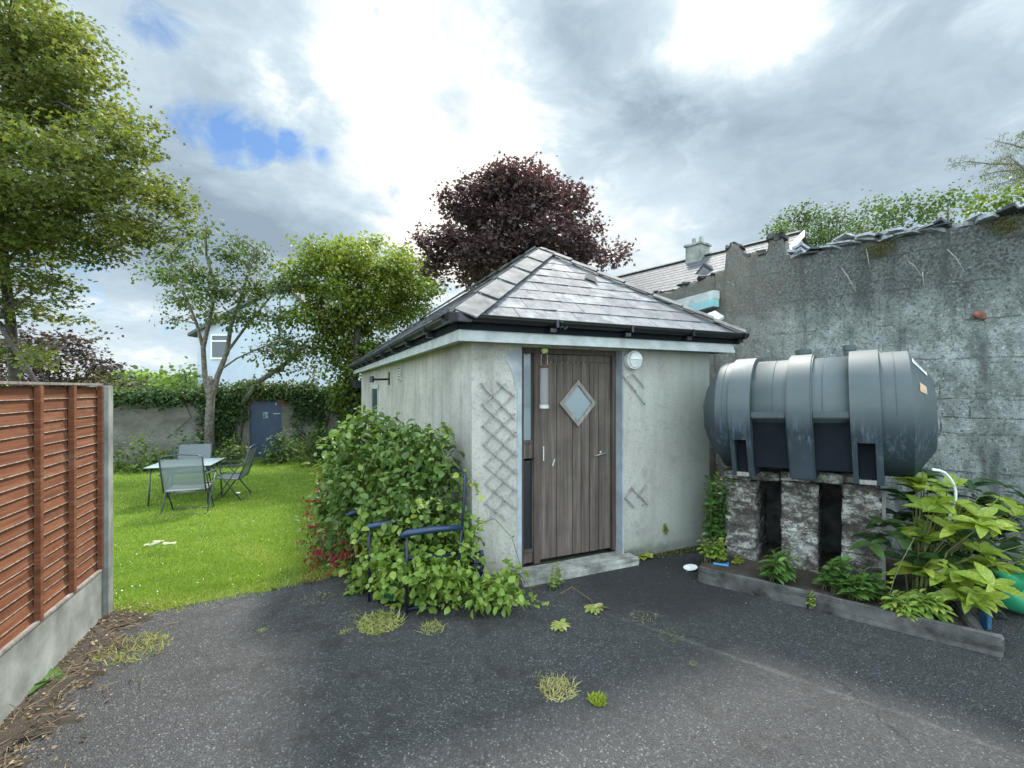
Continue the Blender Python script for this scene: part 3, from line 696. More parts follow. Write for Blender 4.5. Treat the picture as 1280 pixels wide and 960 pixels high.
# roof geometry
EO = .245; ez = 2.345; run = SWD/2+EO; RZ = 3.518; pit = math.atan2(RZ-ez, run); rl = run/math.cos(pit)
apex = S(SWD/2, run-EO, RZ); apexb = S(SWD/2, SLN-(run-EO), RZ)
def slates(name, org, ax, up, L, side_planes, expo=.222, wd=.30):
    """thin slates laid in courses on one slope, cut at the hips"""
    bm = bmesh.new(); n_ = np.cross(ax, up); rows = int(rl/expo)+1
    lay = bm.verts.layers.float.new('tint')
    for r in range(rows):
        y0 = r*expo-.02; y1 = min(y0+expo*1.35, rl+.01); off = (r % 2)*wd/2
        for c in range(-1, int(L/wd)+2):
            x0 = c*wd-off+.004; x1 = x0+wd-.008; tv = random.random()
            j0 = random.uniform(0, .004)
            vs = [org+ax*x0+up*y0+n_*(.013+j0), org+ax*x1+up*y0+n_*(.017+j0+random.uniform(-.002, .002)), org+ax*x1+up*y1+n_*.008, org+ax*x0+up*y1+n_*.008]
            vb = [v-n_*.006 for v in vs]
            bv = [bm.verts.new(Vector(v)) for v in vs+vb]
            for q in bv: q[lay] = tv
            for f in ((0, 1, 2, 3), (7, 6, 5, 4), (0, 4, 5, 1), (1, 5, 6, 2), (2, 6, 7, 3), (3, 7, 4, 0)): bm.faces.new([bv[i] for i in f])
    for co, no in side_planes:
        bmesh.ops.bisect_plane(bm, geom=bm.verts[:]+bm.edges[:]+bm.faces[:], plane_co=Vector(co), plane_no=Vector(no), clear_outer=True)
    me = bpy.data.meshes.new(name)
    o0 = LOC[shed.name]
    for q in bm.verts: q.co -= Vector(o0)
    bmesh.ops.recalc_face_normals(bm, faces=bm.faces); bm.to_mesh(me); bm.free()
    return link_mesh(name, me, M['slate'], shed, o0, False)
Z3 = np.array([0, 0, 1.0])
cz = math.cos(pit); sz_ = math.sin(pit)
d1 = (U+V)/math.sqrt(2); d2 = (-U+V)/math.sqrt(2)         # plan directions of hips
c_fl, c_fr = S(-EO, -EO, ez), S(SWD+EO, -EO, ez); c_bl, c_br = S(-EO, SLN+EO, ez), S(SWD+EO, SLN+EO, ez)
upF = V*cz+Z3*sz_; upB = -V*cz+Z3*sz_; upL = U*cz+Z3*sz_; upR = -U*cz+Z3*sz_
slates('roof_slope', c_fl, U, upF, SWD+2*EO, [(c_fl, np.cross(d1, Z3)*-1), (c_fr, np.cross(d2, Z3))])
slates('roof_slope', c_bl, -V, upL, SLN+2*EO, [(c_fl, np.cross(d1, Z3)), (c_bl, np.cross(U-V, Z3)*-1)])
slates('roof_slope', c_fr, V, upR, SLN+2*EO, [(c_fr, -np.cross(d2, Z3)), (c_br, -np.cross(U+V, Z3)*-1*-1)])
slates('roof_slope', c_br, -U, upB, SWD+2*EO, [(c_br, np.cross(d1, Z3)), (c_bl, -np.cross(d2, Z3))])
# roof lining just under the slates
mb = MB(); dz = np.array([0, 0, -.03])
mb.add([c_fl+dz, c_fr+dz, c_br+dz, c_bl+dz, apex+dz, apexb+dz], [(0, 1, 4), (1, 2, 5, 4), (2, 3, 5), (3, 0, 4, 5), (0, 3, 2, 1)]); mb.build('roof_lining', M['tank_dark'], shed)
# hip tiles: angled caps along an edge, one leg on each slope
def caps(name, p0, p1, upA, upB_, leg, tl=.36, th=.014, lift=.03, thick_end=True):
    mb = MB(); p0, p1 = np.array(p0), np.array(p1); L = np.linalg.norm(p1-p0); d = (p1-p0)/L; n_ = int(L/tl)+1
    for k in range(n_):
        a = p0+d*(k*tl); b = p0+d*min(k*tl+tl-.012, L); q = lift+.004*random.random()
        for w in (upA, upB_):
            w = w-d*np.dot(w, d); w = w/np.linalg.norm(w)          # leg runs down the slope, square to the hip
            nn = np.cross(d, w); nn = nn if nn[2] > 0 else -nn
            a1, b1 = a+nn*(q+.014), b+nn*q
            vs = [a1, b1, b1-w*leg, a1-w*leg]; vs += [v+nn*th for v in vs]
            mb.add(vs, [(0, 3, 2, 1), (4, 5, 6, 7), (0, 1, 5, 4), (1, 2, 6, 5), (2, 3, 7, 6), (3, 0, 4, 7)])
    return mb.build(name, M['ridge'], shed)
caps('hip_tiles', c_fl, apex, upF, upL, .20, .5); caps('hip_tiles', c_fr, apex, upF, upR, .10)
caps('hip_tiles', c_bl, apexb, upB, upL, .16); caps('hip_tiles', c_br, apexb, upB, upR, .16)
caps('ridge_tiles', apex+V*.05, apexb, upL, upR, .17, .45, .02, .05)
# odd dark patch slate and lead flashing
mb = MB(); p = None
def on_front_slope(px, py):
    k = np.array([(px-640)/F, 1, -(py-HZ)/F]); nF = np.cross(U, upF); cam = np.array([0, 0, CH])
    t_ = np.dot(c_fl-cam, nF)/np.dot(k, nF); return cam+k*t_+nF*.034
q = [on_front_slope(*a) for a in ((729, 350), (748, 358), (741, 347), (733, 345))]
mb.add(q, [(0, 1, 2, 3)]); mb.build('patch_slate', M['tank_dark'], shed)
# gutters
def gutter(p0, p1, out, r=.055):
    mb = MB(); p0, p1 = np.array(p0), np.array(p1); ring = []
    for p in (p0, p1):
        ring.append([p+out*(r*math.cos(a))+Z3*(r*math.sin(a)) for a in np.linspace(-math.pi, 0, 9)]+[p+out*(.86*r*math.cos(a))+Z3*(.86*r*math.sin(a)) for a in np.linspace(0, -math.pi, 9)])
    vs = ring[0]+ring[1]; n_ = 18
    mb.add(vs, [(i, (i+1) % n_, n_+(i+1) % n_, n_+i) for i in range(n_)]+[tuple(range(n_-1, -1, -1)), tuple(range(n_, 2*n_))])
    # rolled front lip
    mb.tube([p0+out*r*.97, p1+out*r*.97], .007, 6)
    return mb
GO = FO+.065; gz = 2.352
gf = gutter(S(-GO-.05, -GO, gz), S(SWD+GO+.03, -GO, gz-.006), -V); g1 = gf.build('gutter', M['pvc_black'], shed)
gl = gutter(S(-GO, SLN+GO, gz-.01), S(-GO, -GO-.05, gz), -U); g2 = gl.build('gutter', M['pvc_black'], shed)
mb = MB(); mb.sbox(-GO-.062, -GO+.14, -GO-.062, -GO+.03, gz-.062, gz+.01); mb.sbox(-GO-.062, -GO+.03, -GO-.062, -GO+.14, gz-.0615, gz+.0095); mb.build('gutter_corner', M['pvc_black'], shed, bevel=.006)
mb = MB(); mb.sbox(-GO+.05, SWD+GO, -FO-.02, -FO-.004, fz1-.02, gz-.005); mb.sbox(-FO-.02, -FO-.004, -FO-.02, SLN+FO, fz1-.02, gz-.005); mb.build('eaves_strip', M['tank_dark'], shed)
for px in (693, 786, 862, 926):
    s0 = s_on(px, -GO); mb = MB(); mb.sbox(s0-.014, s0+.014, -GO-.064, -GO+.05, gz-.066, gz+.004); mb.sbox(s0-.05, s0+.014, -GO-.02, -GO+.05, gz-.10, gz-.066); mb.build('gutter_bracket', M['pvc_black'], g1, bevel=.003)
for t0 in np.arange(.55, SLN, 1.0):
    mb = MB(); mb.sbox(-GO-.064, -GO+.05, t0-.014, t0+.014, gz-.066, gz+.004); mb.sbox(-GO-.03, -GO+.06, t0-.02, t0+.02, gz-.11, gz-.07); mb.build('gutter_bracket', M['pvc_black'], g2, bevel=.003)
# lead flashing and rubble at right hip foot
mb = MB(); q = [W(884, 395, 5.9), W(898, 402, 5.8), W(905, 398, 5.9), W(894, 391, 6.0)]; mb.prism(q, (0, 0, .03)); mb.build('flashing', M['offwhite'], shed)

# door set (frame, side lights, leaf)
def dS(px): return s_on(px, TD)
zb = .09
L0, L1 = oL, dS(667.5)               # side light bay
Dl, Dr_ = dS(674.5), dS(763.5)
fr = MB()
fr.sbox(L0, dS(653.8), TD-.02, TD+.05, zb-.01, oT)
fr.sbox(dS(666), dS(674), TD-.025, TD+.05, zb-.01, oT-.001)
fr.sbox(Dr_+.004, oR-.005, TD-.02, TD+.05, zb-.01, oT-.002)
fr.sbox(L0+.001, oR-.006, TD-.022, TD+.048, z_at(442, S(Dl, TD, 0)), oT+.01)
fr.build('door_frame', M['frame_wood'], shed, bevel=.004)
def Z(py, px=700): return z_at(py, S(dS(px), TD, 0))
mb = MB()
z1a, z2a, z3a, z4a = Z(442, 660), Z(552, 660), Z(576, 660), Z(688, 660)
mb.sbox(dS(654), dS(666), TD+.0, TD+.04, z3a+.02, z2a-.02); mb.build('side_panel', M['door'], shed, bevel=.003); mb = MB(); mb.sbox(dS(654), dS(666), TD, TD+.04, zb, z4a-.02); mb.build('side_panel', M['door'], shed, bevel=.003)
for (za, zc, gm) in ((z2a, z1a, M['glass_pale']), (z4a, z3a, M['glass_dark'])):
    mb = MB(); a, b_ = dS(654), dS(666)
    mb.sbox(a, b_, TD-.01, TD+.03, za-.018, za+.012); mb.sbox(b_-.012, b_, TD-.008, TD+.028, za+.013, zc); w = mb.build('side_window', M['frame_wood'], shed, bevel=.002)
    mb = MB(); mb.sbox(a-.004, b_+.004, TD+.012, TD+.018, za, zc); mb.build('pane', gm, w)
mb = MB(); bd = [674.5, 696, 716, 726.5, 737, 748, 763.5]
dt = Z(443, 700); rail = Z(452, 700)
for a, b_ in zip(bd[:-1], bd[1:]):
    mb.sbox(dS(a)+.003, dS(b_)-.003, TD+random.uniform(-.002, .002), TD+.035, zb+.012, rail-.004)
mb.sbox(dS(674.5), dS(763.5), TD+.012, TD+.034, zb+.011, dt-.006); mb.sbox(dS(675), dS(763), TD-.004, TD+.036, rail, dt-.004)
door = mb.build('door', M['door'], shed, bevel=.0035)
# diamond light
dc = np.array([dS(721.5), Z(504, 721)]); hw = dS(743)-dS(721.5); hh = Z(476, 721)-Z(504, 721)
def dia(k): return [np.array([dc[0], dc[1]+hh*k]), np.array([dc[0]+hw*k, dc[1]]), np.array([dc[0], dc[1]-hh*k]), np.array([dc[0]-hw*k, dc[1]])]
o_, i_ = dia(1.04), dia(.80); mb = MB()
for k in range(4):
    k2 = (k+1) % 4; vs = [S(a[0], TD-.022, a[1]) for a in (o_[k], o_[k2], i_[k2], i_[k])]; mb.prism(vs, V*.03)
win = mb.build('diamond_window', M['trim_wood'], door, bevel=0)
mb = MB(); mb.prism([S(a[0], TD-.008, a[1]) for a in dia(.82)], V*.003); mb.build('pane', M['glass_pale'], win)
hx = dS(751); hz_ = Z(566, 751)
mb = MB(); mb.tube([S(hx, TD-.012, hz_), S(hx, TD+.0, hz_)], .024, 12); mb.tube([S(hx, TD-.0, hz_), S(hx, TD-.05, hz_), S(hx-.03, TD-.055, hz_-.004), S(hx-.11, TD-.05, hz_-.02)], .009, 8)
mb.tube([S(hx+.045, TD-.008, hz_-.01), S(hx+.045, TD, hz_-.01)], .012, 8)
mb.build('handle', M['steel'], door, smooth=True)
mb = MB(); a = dS(679); mb.sbox(a-.006, a+.004, TD-.012, TD, Z(576, 679), Z(558, 679)); mb.build('latch', M['offwhite'], door); mb = MB(); a = dS(690); mb.bar(S(a, TD-.01, Z(582, 690)), S(a+.02, TD-.012, Z(574, 690)), .012, .012)
mb.build('latch', M['offwhite'], door)
for i in range(9): mb = MB(); mb.tube([S(Dl+.06+i*.062, TD-.008, rail-.006), S(Dl+.06+i*.062, TD, rail-.006)], .004, 6); mb.build('nail', M['steel'], door)
# wet patches on render: blotchy repair left of the frame
q = [SW(px, py) for px, py in ((652, 437), (634, 439), (631, 450), (637, 458), (641, 470), (644, 483), (652, 490))]
mb = MB(); mb.prism([S(a, -.006, z) for a, z in q], V*.005); mb.build('render_patch', simple('smooth_cement', (.36, .37, .37), .9, var=.15, scale=6, bmp=.3), shed)
# side wall: vent, window with frame
t0 = t_on(501); mb = MB(); mb.sbox(-.03, .0, t0-.10, t0+.10, z_at(476, S(0, t0, 0)), z_at(461, S(0, t0, 0))); v_ = mb.build('vent', M['offwhite'], shed, bevel=.004)
mb = MB()
for i in range(5): zz = z_at(474.5, S(0, t0, 0))+i*.04; mb.sbox(-.036, -.03, t0-.07, t0+.07, zz, zz+.012)
mb.build('louvre', M['tank_dark'], v_)
ta, tb = t_on(473.5), t_on(464.5); mb = MB()
for a, b_ in ((ta, ta+.07), (tb-.07, tb)): mb.sbox(-.02, .0, a, b_, .55, 1.82)
mb.sbox(-.02, 0, ta, tb, 1.75, 1.83); mb.sbox(-.03, 0, ta-.03, tb+.03, .50, .56); w = mb.build('side_wall_window', M['fascia'], shed, bevel=.003)
mb = MB(); mb.sbox(-.004, .0, ta+.07, tb-.07, .56, 1.75); mb.build('pane', M['glass'], w)
# black hanging bracket on the side wall
t0 = t_on(487); zz = z_at(474, S(0, t0, 0))
br = thing('wall_bracket', S(0, t0, zz-.12), 'black metal bracket arm fixed to the long side wall near its window', 'bracket')
mb = MB(); mb.sbox(-.02, 0, t0-.03, t0+.03, zz-.10, zz+.12); mb.build('mounting_plate', M['pvc_black'], br)
mb = MB(); mb.tube([S(-.01, t0, zz), S(-.30, t0, zz-.01)], .018, 8); mb.tube([S(-.30, t0, zz-.06), S(-.30, t0, zz+.05)], .04, 10); mb.build('arm', M['pvc_black'], br)
# bulkhead lamp
s0, zz = SW(788.5, 450); lamp = thing('wall_light', S(s0, 0, zz-.085), 'round white bulkhead light with eyelid cover on the front wall right of the door', 'light')
def disc(mb, s, t, z, r, t2, n=28, rz_=1.0): 
    mb.prism([S(s+r*math.cos(a), t, z+r*rz_*math.sin(a)) for a in np.linspace(0, 2*math.pi, n, endpoint=False)], V*(t2-t))
mb = MB(); disc(mb, s0, -.075, zz, .094, 0); mb.build('housing', M['white'], lamp, bevel=.012)
mb = MB(); ring = []
mb.prism([S(s0+.078*math.cos(a), -.092, zz+.078*math.sin(a)) for a in np.linspace(0, math.pi, 16)], V*.018); mb.build('eyelid', M['white'], lamp, bevel=.004)
mb = MB(); mb.prism([S(s0+.076*math.cos(a), -.082, zz+.076*math.sin(a)-.003) for a in np.linspace(math.pi, 2*math.pi, 16)], V*.008); mb.build('diffuser', M['offwhite'], lamp)
# trellises
def lat(name, label, segs, grp='pieces of expanding wooden trellis on the front wall'):
    cv = lambda x, y: SW(560+x*.354, 400+y*.354)
    pts = [cv(*p) for sg in segs for p in sg]; cx = sum(p[0] for p in pts)/len(pts); zb_ = min(p[1] for p in pts)
    t = thing(name, S(cx, 0, zb_), label, 'trellis', grp)
    for i, (a, b_) in enumerate(segs):
        a, b_ = cv(*a), cv(*b_); k = 0 if (b_[1] > a[1]) == (b_[0] > a[0]) else 1
        mb = MB(); mb.bar(S(a[0], -.010-.011*k, a[1]), S(b_[0], -.010-.011*k+random.uniform(-.002, .002), b_[1]), .014, .008, up=V); mb.build('slat', M['lattice'], t)
    return t
lat('trellis', 'tall grey expanding wooden trellis on the wall left of the side window', [
    ((120, 300), (205, 222)), ((118, 378), (232, 262)), ((122, 442), (235, 330)), ((128, 514), (238, 395)), ((132, 576), (238, 462)), ((126, 652), (238, 525)), ((133, 715), (238, 595)),
    ((172, 218), (232, 270)), ((113, 222), (235, 352)), ((118, 295), (238, 412)), ((122, 372), (240, 480)), ((125, 440), (240, 542)), ((128, 510), (240, 605)), ((130, 577), (243, 668)), ((128, 642), (207, 705))])
lat('trellis', 'broken pair of grey trellis slats below the round white wall light', [((615, 195), (692, 297)), ((650, 190), (690, 238)), ((612, 205), (640, 200))])
lat('trellis', 'small broken remnant of diamond trellis low on the wall right of the door', [((645, 590), (702, 650)), ((622, 625), (655, 662)), ((622, 632), (650, 588)), ((668, 625), (697, 583)), ((684, 655), (704, 638))])
# old bird feeder hanging by a thread from the gutter
fs_, fz = SW(680, 470, -.05)
def FSW(x, y):                                    # zoom coordinates of the feeder picture
    px, py = 640+x*.125, 420+y*.125; return SW(px, py, -.06)
fd = thing('bird_feeder', S(*[FSW(320, 720)[0], -.06, FSW(320, 720)[1]]), 'empty clear tube bird feeder hanging on a string in front of the door frame', 'bird feeder')
mb = MB(); a, b_ = FSW(285, 320), FSW(360, 690)
ctr = (a[0]+b_[0])/2; mb.tube([S(ctr, -.06, b_[1]), S(ctr, -.06, a[1])], (b_[0]-a[0])/2, 14, False)
gm, nt, b = newmat('scratched_clear_plastic'); b.inputs['Base Color'].default_value = (.45, .45, .43, 1); b.inputs['Roughness'].default_value = .35; b.inputs['Transmission Weight'].default_value = .55; b.inputs['Alpha'].default_value = .55
mb.build('tube', gm, fd, smooth=True, fixn=False)
mb = MB(); z0 = FSW(320, 300)[1]; mb.tube([S(ctr, -.06, z0-.008), S(ctr, -.06, z0+.008)], .048, 16); mb.build('lid', M['rust'], fd)
mb = MB(); z1_ = FSW(320, 710)[1]; mb.tube([S(ctr, -.06, z1_-.012), S(ctr, -.06, z1_+.02)], .044, 16); mb.build('tray', M['offwhite'], fd)
mb = MB(); zt = FSW(320, 180)[1]; mb.tube([S(ctr-.034, -.06, z0), S(ctr-.032, -.06, zt), S(ctr+.032, -.06, zt), S(ctr+.034, -.06, z0)], .0028, 6); mb.build('handle', M['steel'], fd)
mb = MB(); zk = FSW(320, 150)[1]; mb.blob(S(ctr, -.065, zk), (.033, .02, .028), 2, .12); mb.build('knot', simple('pale_green_cord', (.42, .44, .16), .8, var=.3, scale=60, bmp=.4), fd, smooth=True)
mb = MB(); mb.tube([S(ctr, -.06, zk), S(ctr+.02, -.10, 2.2), S(ctr+.012, -GO-.06, 2.3), S(ctr+.02, -GO-.062, 2.36)], .0016, 5); mb.build('string', M['cane'], fd)
mb = MB()
for k in range(7):
    a = random.uniform(0, 6.3); p = S(ctr+.05, -GO-.064, 2.30); mb.tube([p, p+U*.03*math.cos(a)+Z3*.035*math.sin(a)-V*.01, p+U*.05*math.cos(a+.8)+Z3*.05*math.sin(a+.8)], .0028, 4)
tag(mb.build('twine_tangle', M['pvc_black']), 'small tangle of dark twine caught on the gutter above the feeder', 'twine')

# ---------------------------------------------------------------- big block wall at the right
J = np.array([2.80, 6.35, 0.0]); wa = R(43); WD_ = np.array([math.cos(wa), -math.sin(wa), 0]); WN = np.array([math.sin(wa), math.cos(wa), 0])   # WN points away from camera
bw = thing('block_wall', J+WD_*2, 'tall stained block boundary wall with loose slate coping behind the oil tank', 'wall')
def wq(px): 
    k = (px-640)/F; return (k*J[1]-J[0])/(WD_[0]-k*WD_[1])
def wz(px, py): return z_at(py, J+WD_*wq(px))
prof = [(904, 337), (906.5, 336), (908, 309), (915, 304), (922, 305), (925, 311), (927, 318), (934, 320), (945, 313), (952, 317), (958.5, 314), (959.5, 297), (968, 295), (978, 294), (979.5, 320), (1010, 316), (1060, 304), (1110, 297), (1160, 287), (1210, 277), (1250, 270), (1285, 264)]
pq = [(wq(a), wz(a, b_)) for a, b_ in prof]+[(4.5, 3.45), (7.5, 3.5)]
def topz(q):
    for (a, za), (b_, zb_) in zip(pq[:-1], pq[1:]):
        if a <= q <= b_: return za+(zb_-za)*(q-a)/(b_-a+1e-9)
    return pq[-1][1] if q > pq[-1][0] else pq[0][1]
def wall_mesh(name, org, d, nrm, q0, q1, topf, mat, parent, du=.025, thick=.35, amp=.012, uvoff=0):
    nq = int((q1-q0)/du)+1; nz = 66; bm = bmesh.new(); uvl = bm.loops.layers.uv.new('UVMap'); grid = []
    ph = rng.uniform(0, 6.28, 8)
    for i in range(nq+1):
        q = q0+(q1-q0)*i/nq; tz = topf(q)+random.uniform(-.012, .012); row = []
        for j in range(nz+1):
            z = -.1+(tz+.1)*j/nz
            o = amp*(math.sin(q*7+ph[0]+z*3)+math.sin(z*9+ph[1]-q*4)+.7*math.sin(q*17+z*13+ph[2]))*.5+random.uniform(-.003, .003)
            if j == nz: o += .02
            p = org+d*q+nrm*o+np.array([0, 0, z]); v_ = bm.verts.new(Vector(p)); row.append((v_, (q+uvoff, z)))
        vb = bm.verts.new(Vector(org+d*q+nrm*thick+np.array([0, 0, tz-.02]))); vb2 = bm.verts.new(Vector(org+d*q+nrm*thick+np.array([0, 0, -.1])))
        row.append((vb, (q+uvoff, tz+thick))); row.append((vb2, (q+uvoff, tz+thick+2))); grid.append(row)
    for i in range(nq):
        for j in range(nz+2):
            a, b_, c, e_ = grid[i][j], grid[i+1][j], grid[i+1][j+1], grid[i][j+1]
            f = bm.faces.new((a[0], b_[0], c[0], e_[0])); f.smooth = True
            for lp, t_ in zip(f.loops, (a, b_, c, e_)): lp[uvl].uv = t_[1]
    for row in (grid[0], grid[-1]):
        try: bm.faces.new([r[0] for r in row])
        except Exception: pass
    o0 = LOC[parent.name]
    for v_ in bm.verts: v_.co -= Vector(o0)
    bmesh.ops.recalc_face_normals(bm, faces=bm.faces)
    me = bpy.data.meshes.new(name); bm.to_mesh(me); bm.free()
    return link_mesh(name, me, mat, parent, o0, False)
wall_mesh('wall_face', J, WD_, WN, 0.0, 7.5, topz, M['block'], bw)
q = wq(984); k = 0
while q < 7.4:
    w_ = random.uniform(.10, .30); z = topz(q+w_/2); mb = MB()
    for lay in range(random.choice((1, 2, 2, 3))):
        cc = J+WD_*(q+w_/2+random.uniform(-.05, .05))+WN*random.uniform(-.01, .08)+np.array([0, 0, z-.01+.026*lay+random.uniform(0, .02)])
        nn_ = random.choice((4, 5, 5)); an = sorted(random.uniform(-.4, .4)+2*math.pi*i/nn_ for i in range(nn_))
        ax = WD_+Z3*random.uniform(-.28, .22); ay = WN+Z3*random.uniform(-.35, .1)
        mb.prism([cc+ax*(w_*.6)*math.cos(a)+ay*random.uniform(.10, .17)*math.sin(a) for a in an], ax*0+np.cross(norm(ax), norm(ay))*-random.uniform(.016, .042))
    mb.build('coping_slate', M['slate_pale'] if random.random() < .45 else M['slate_dark'], bw); q += w_*.62
for px0, px1, n_ in ((907, 925, 4), (959, 979, 5), (930, 936, 2), (948, 956, 2)):
    for i in range(n_):
        q = wq(px0+(px1-px0)*(i+.5)/n_); mb = MB(); a = random.uniform(-.4, .4)
        mb.box(J+WD_*q+WN*random.uniform(.03, .12)+Z3*(topz(q)-.012), (WD_*math.cos(a)+WN*math.sin(a))*random.uniform(.03, .05), (WN*math.cos(a)-WD_*math.sin(a))*.08+Z3*random.uniform(-.02, .02), Z3*random.uniform(.02, .035)+WD_*random.uniform(-.008, .008))
        mb.build('loose_stone', M['concrete_dark'], bw, bevel=.006, subdiv=1, jitter=.007)
for (px0, px1, py) in ((927, 944, 312), (944, 957, 312)):                     # loose rubble between the stumps
    mb = MB()
    for i in range(5): q = wq(px0+(px1-px0)*i/5); mb.blob(J+WD_*q+WN*.1+np.array([0, 0, topz(q)]), (.06, .08, .03), 1, .3)
    mb.build('loose_stone', M['slate_dark'], bw)
# moss tufts on the wall face
for px, py in ((1100, 312), (1258, 282)):
    q = wq(px); c = J+WD_*q+np.array([0, 0, wz(px, py)])-WN*.02; n = 900
    P = c+rng.normal(size=(n, 3))*np.array([.09, .05, .055]); P = P-WN*np.abs(rng.normal(0, .01, (n, 1)))+WN*(-.01)-WN*((P-c)@WN)[:, None]*.9
    scatter('moss_tuft', P, rdir(n), rdir(n), .014, T_DIAMOND, leafmat('dull_moss', (.06, .06, .012), (.12, .11, .02), (.18, .15, .04), .1, .9), bw)
# thin bare roots hanging on the wall
mb = MB()
for (x0, y0, x1, y1) in ((240, 435, 320, 570), (620, 400, 690, 475), (840, 330, 940, 460), (380, 330, 400, 440), (700, 460, 705, 530)):
    a = (1000+x0*.219, 240+y0*.219); b_ = (1000+x1*.219, 240+y1*.219)
    pa = J+WD_*wq(a[0])-WN*.03+Z3*wz(*a); pb = J+WD_*wq(b_[0])-WN*.03+Z3*wz(*b_); mm = (pa+pb)/2-WN*.03+Z3*.02
    mb.tube([pa, mm, pb], [.0045, .004, .002], 5)
mb.build('dead_stems', simple('bleached_stem', (.34, .31, .26), .8, var=.2, scale=20), bw)
q = wq(1228); mb = MB(); mb.blob(J+WD_*q-WN*.0+Z3*wz(1228, 394), (.09, .02, .045), 2, .35); mb.build('exposed_brick', M['brick'], bw, smooth=True)
# second, older length of wall running back from the corner
J2 = J+np.array([0.02, .0, 0]); a2 = R(26.5); WD2 = np.array([math.sin(a2)*-1, math.cos(a2), 0]); WN2 = np.array([math.cos(a2), math.sin(a2), 0])
rw = thing('rubble_wall', J2+WD2*2, 'old brown rubble topped wall running back behind the slate roof', 'wall')
def wq2(px): k = (px-640)/F; return (k*J2[1]-J2[0])/(WD2[0]-k*WD2[1])
def top2(q): return 3.30+.03*math.sin(q*5)+.02*math.sin(q*13)
wall_mesh('wall_face', J2, WD2, WN2, 0.0, 5.5, top2, M['block'], rw, du=.08, uvoff=-1.8)
for i in range(42):
    q = .05+i*.125+random.uniform(-.03, .03); mb = MB(); mb.blob(J2+WD2*q+WN2*random.uniform(.0, .15)+Z3*(top2(q)+random.uniform(-.01, .03)), (random.uniform(.05, .10), random.uniform(.05, .1), random.uniform(.02, .045)), 1, .35)
    mb.build('capping_stone', M['slate_dark'], rw)
# aqua and white boards of the lean-to on that wall
qa, qb = wq2(902), wq2(838)
def z2(px, py): return z_at(py, J2+WD2*wq2(px))
lt = thing('lean_to_boards', J2+WD2*(qa+qb)/2-WN2*.1+Z3*2.6, 'white and aqua painted eaves boards showing between slate roof and block wall', 'boards')
mb = MB(); za, zc = z2(902, 367), z2(902, 373)
mb.prism([J2+WD2*qa-WN2*.16+Z3*z2(902, 364), J2+WD2*qb-WN2*.16+Z3*z2(838, 381), J2+WD2*qb-WN2*.16+Z3*z2(838, 392), J2+WD2*qa-WN2*.16+Z3*z2(902, 374)], WN2*.12); mb.build('white_board', M['fascia'], lt)
mb = MB(); mb.prism([J2+WD2*qa-WN2*.17+Z3*(z2(902, 374)-.003), J2+WD2*qb-WN2*.17+Z3*(z2(838, 392)-.003), J2+WD2*qb-WN2*.17+Z3*z2(838, 402), J2+WD2*qa-WN2*.17+Z3*z2(902, 384)], WN2*.12); mb.build('aqua_board', M['aqua'], lt)

# ---------------------------------------------------------------- tank stand (three whitewashed piers)
TA = R(36); KD = np.array([math.cos(TA), -math.sin(TA), 0]); KN = np.array([math.sin(TA), math.cos(TA), 0])      # KN away from camera
SR = W(1101, 590, 3.90); SR = np.array([SR[0], SR[1], 0])
def kq(px): k = (px-640)/F; return (k*SR[1]-SR[0])/(KD[0]-k*KD[1])
stand = thing('tank_stand', SR-KD*.6+KN*.3, 'three mottled whitewashed block piers carrying the dark oil tank', 'stand')
q0 = kq(907); z_l, z_r = .93, 1.02
def stz(q): return z_l+(z_r-z_l)*(q-q0)/(0-q0)
SH = 0.80
for a, b_, fl in ((907, 945, .0), (976, 1022, .0), (1052, 1101, .03)):
    a, b_ = kq(a), kq(b_); mb = MB(); nb = 8
    zt = stz(a)-.085
    for k in range(nb):                                    # courses, each a little in or out of line
        za, zc = -.05+(zt+.05)*k/nb, -.05+(zt+.05)*(k+1)/nb; j = random.uniform(-.008, .008); g = fl*(1-k/nb)
        mb.box(SR+KD*((a+b_+g)/2+j*.6)+KN*(SH/2+j)+Z3*(za+zc)/2, KD*((b_-a+g)/2), KN*SH/2, Z3*((zc-za)/2-.003))
    mb.box(SR+KD*(a+b_)/2+KN*SH/2+Z3*zt/2, KD*((b_-a)/2-.012), KN*(SH/2-.012), Z3*zt/2)
    mb.build('pier', M['stand'], stand, bevel=.010, subdiv=1, jitter=.006)
mb = MB(); mid = []
for k in range(5):
    a = q0+(0.005-q0)*k/5-.012; b_ = q0+(0.005-q0)*(k+1)/5-.018+(.02 if k == 4 else 0)
    za = (stz(a)+stz(b_))/2; mb.box(SR+KD*(a+b_)/2+KN*(SH/2-.01)+Z3*(za-.04), KD*(b_-a)/2, KN*(SH/2+.01), Z3*.042)
mb.build('capping_slab', M['stand'], stand, bevel=.008, subdiv=1, jitter=.007)
mb = MB(); mb.box(SR+KD*q0/2+KN*(SH-.04)+Z3*.45, KD*(-q0/2-.02), KN*.03, Z3*.44); mb.build('back_wall', M['concrete_dark'], stand)
mb = MB(); mb.box(SR+KD*.02+KN*(.03)+Z3*.50, KD*.012, KN*.03, Z3*.50); mb.build('edge_board', M['lattice'], stand)

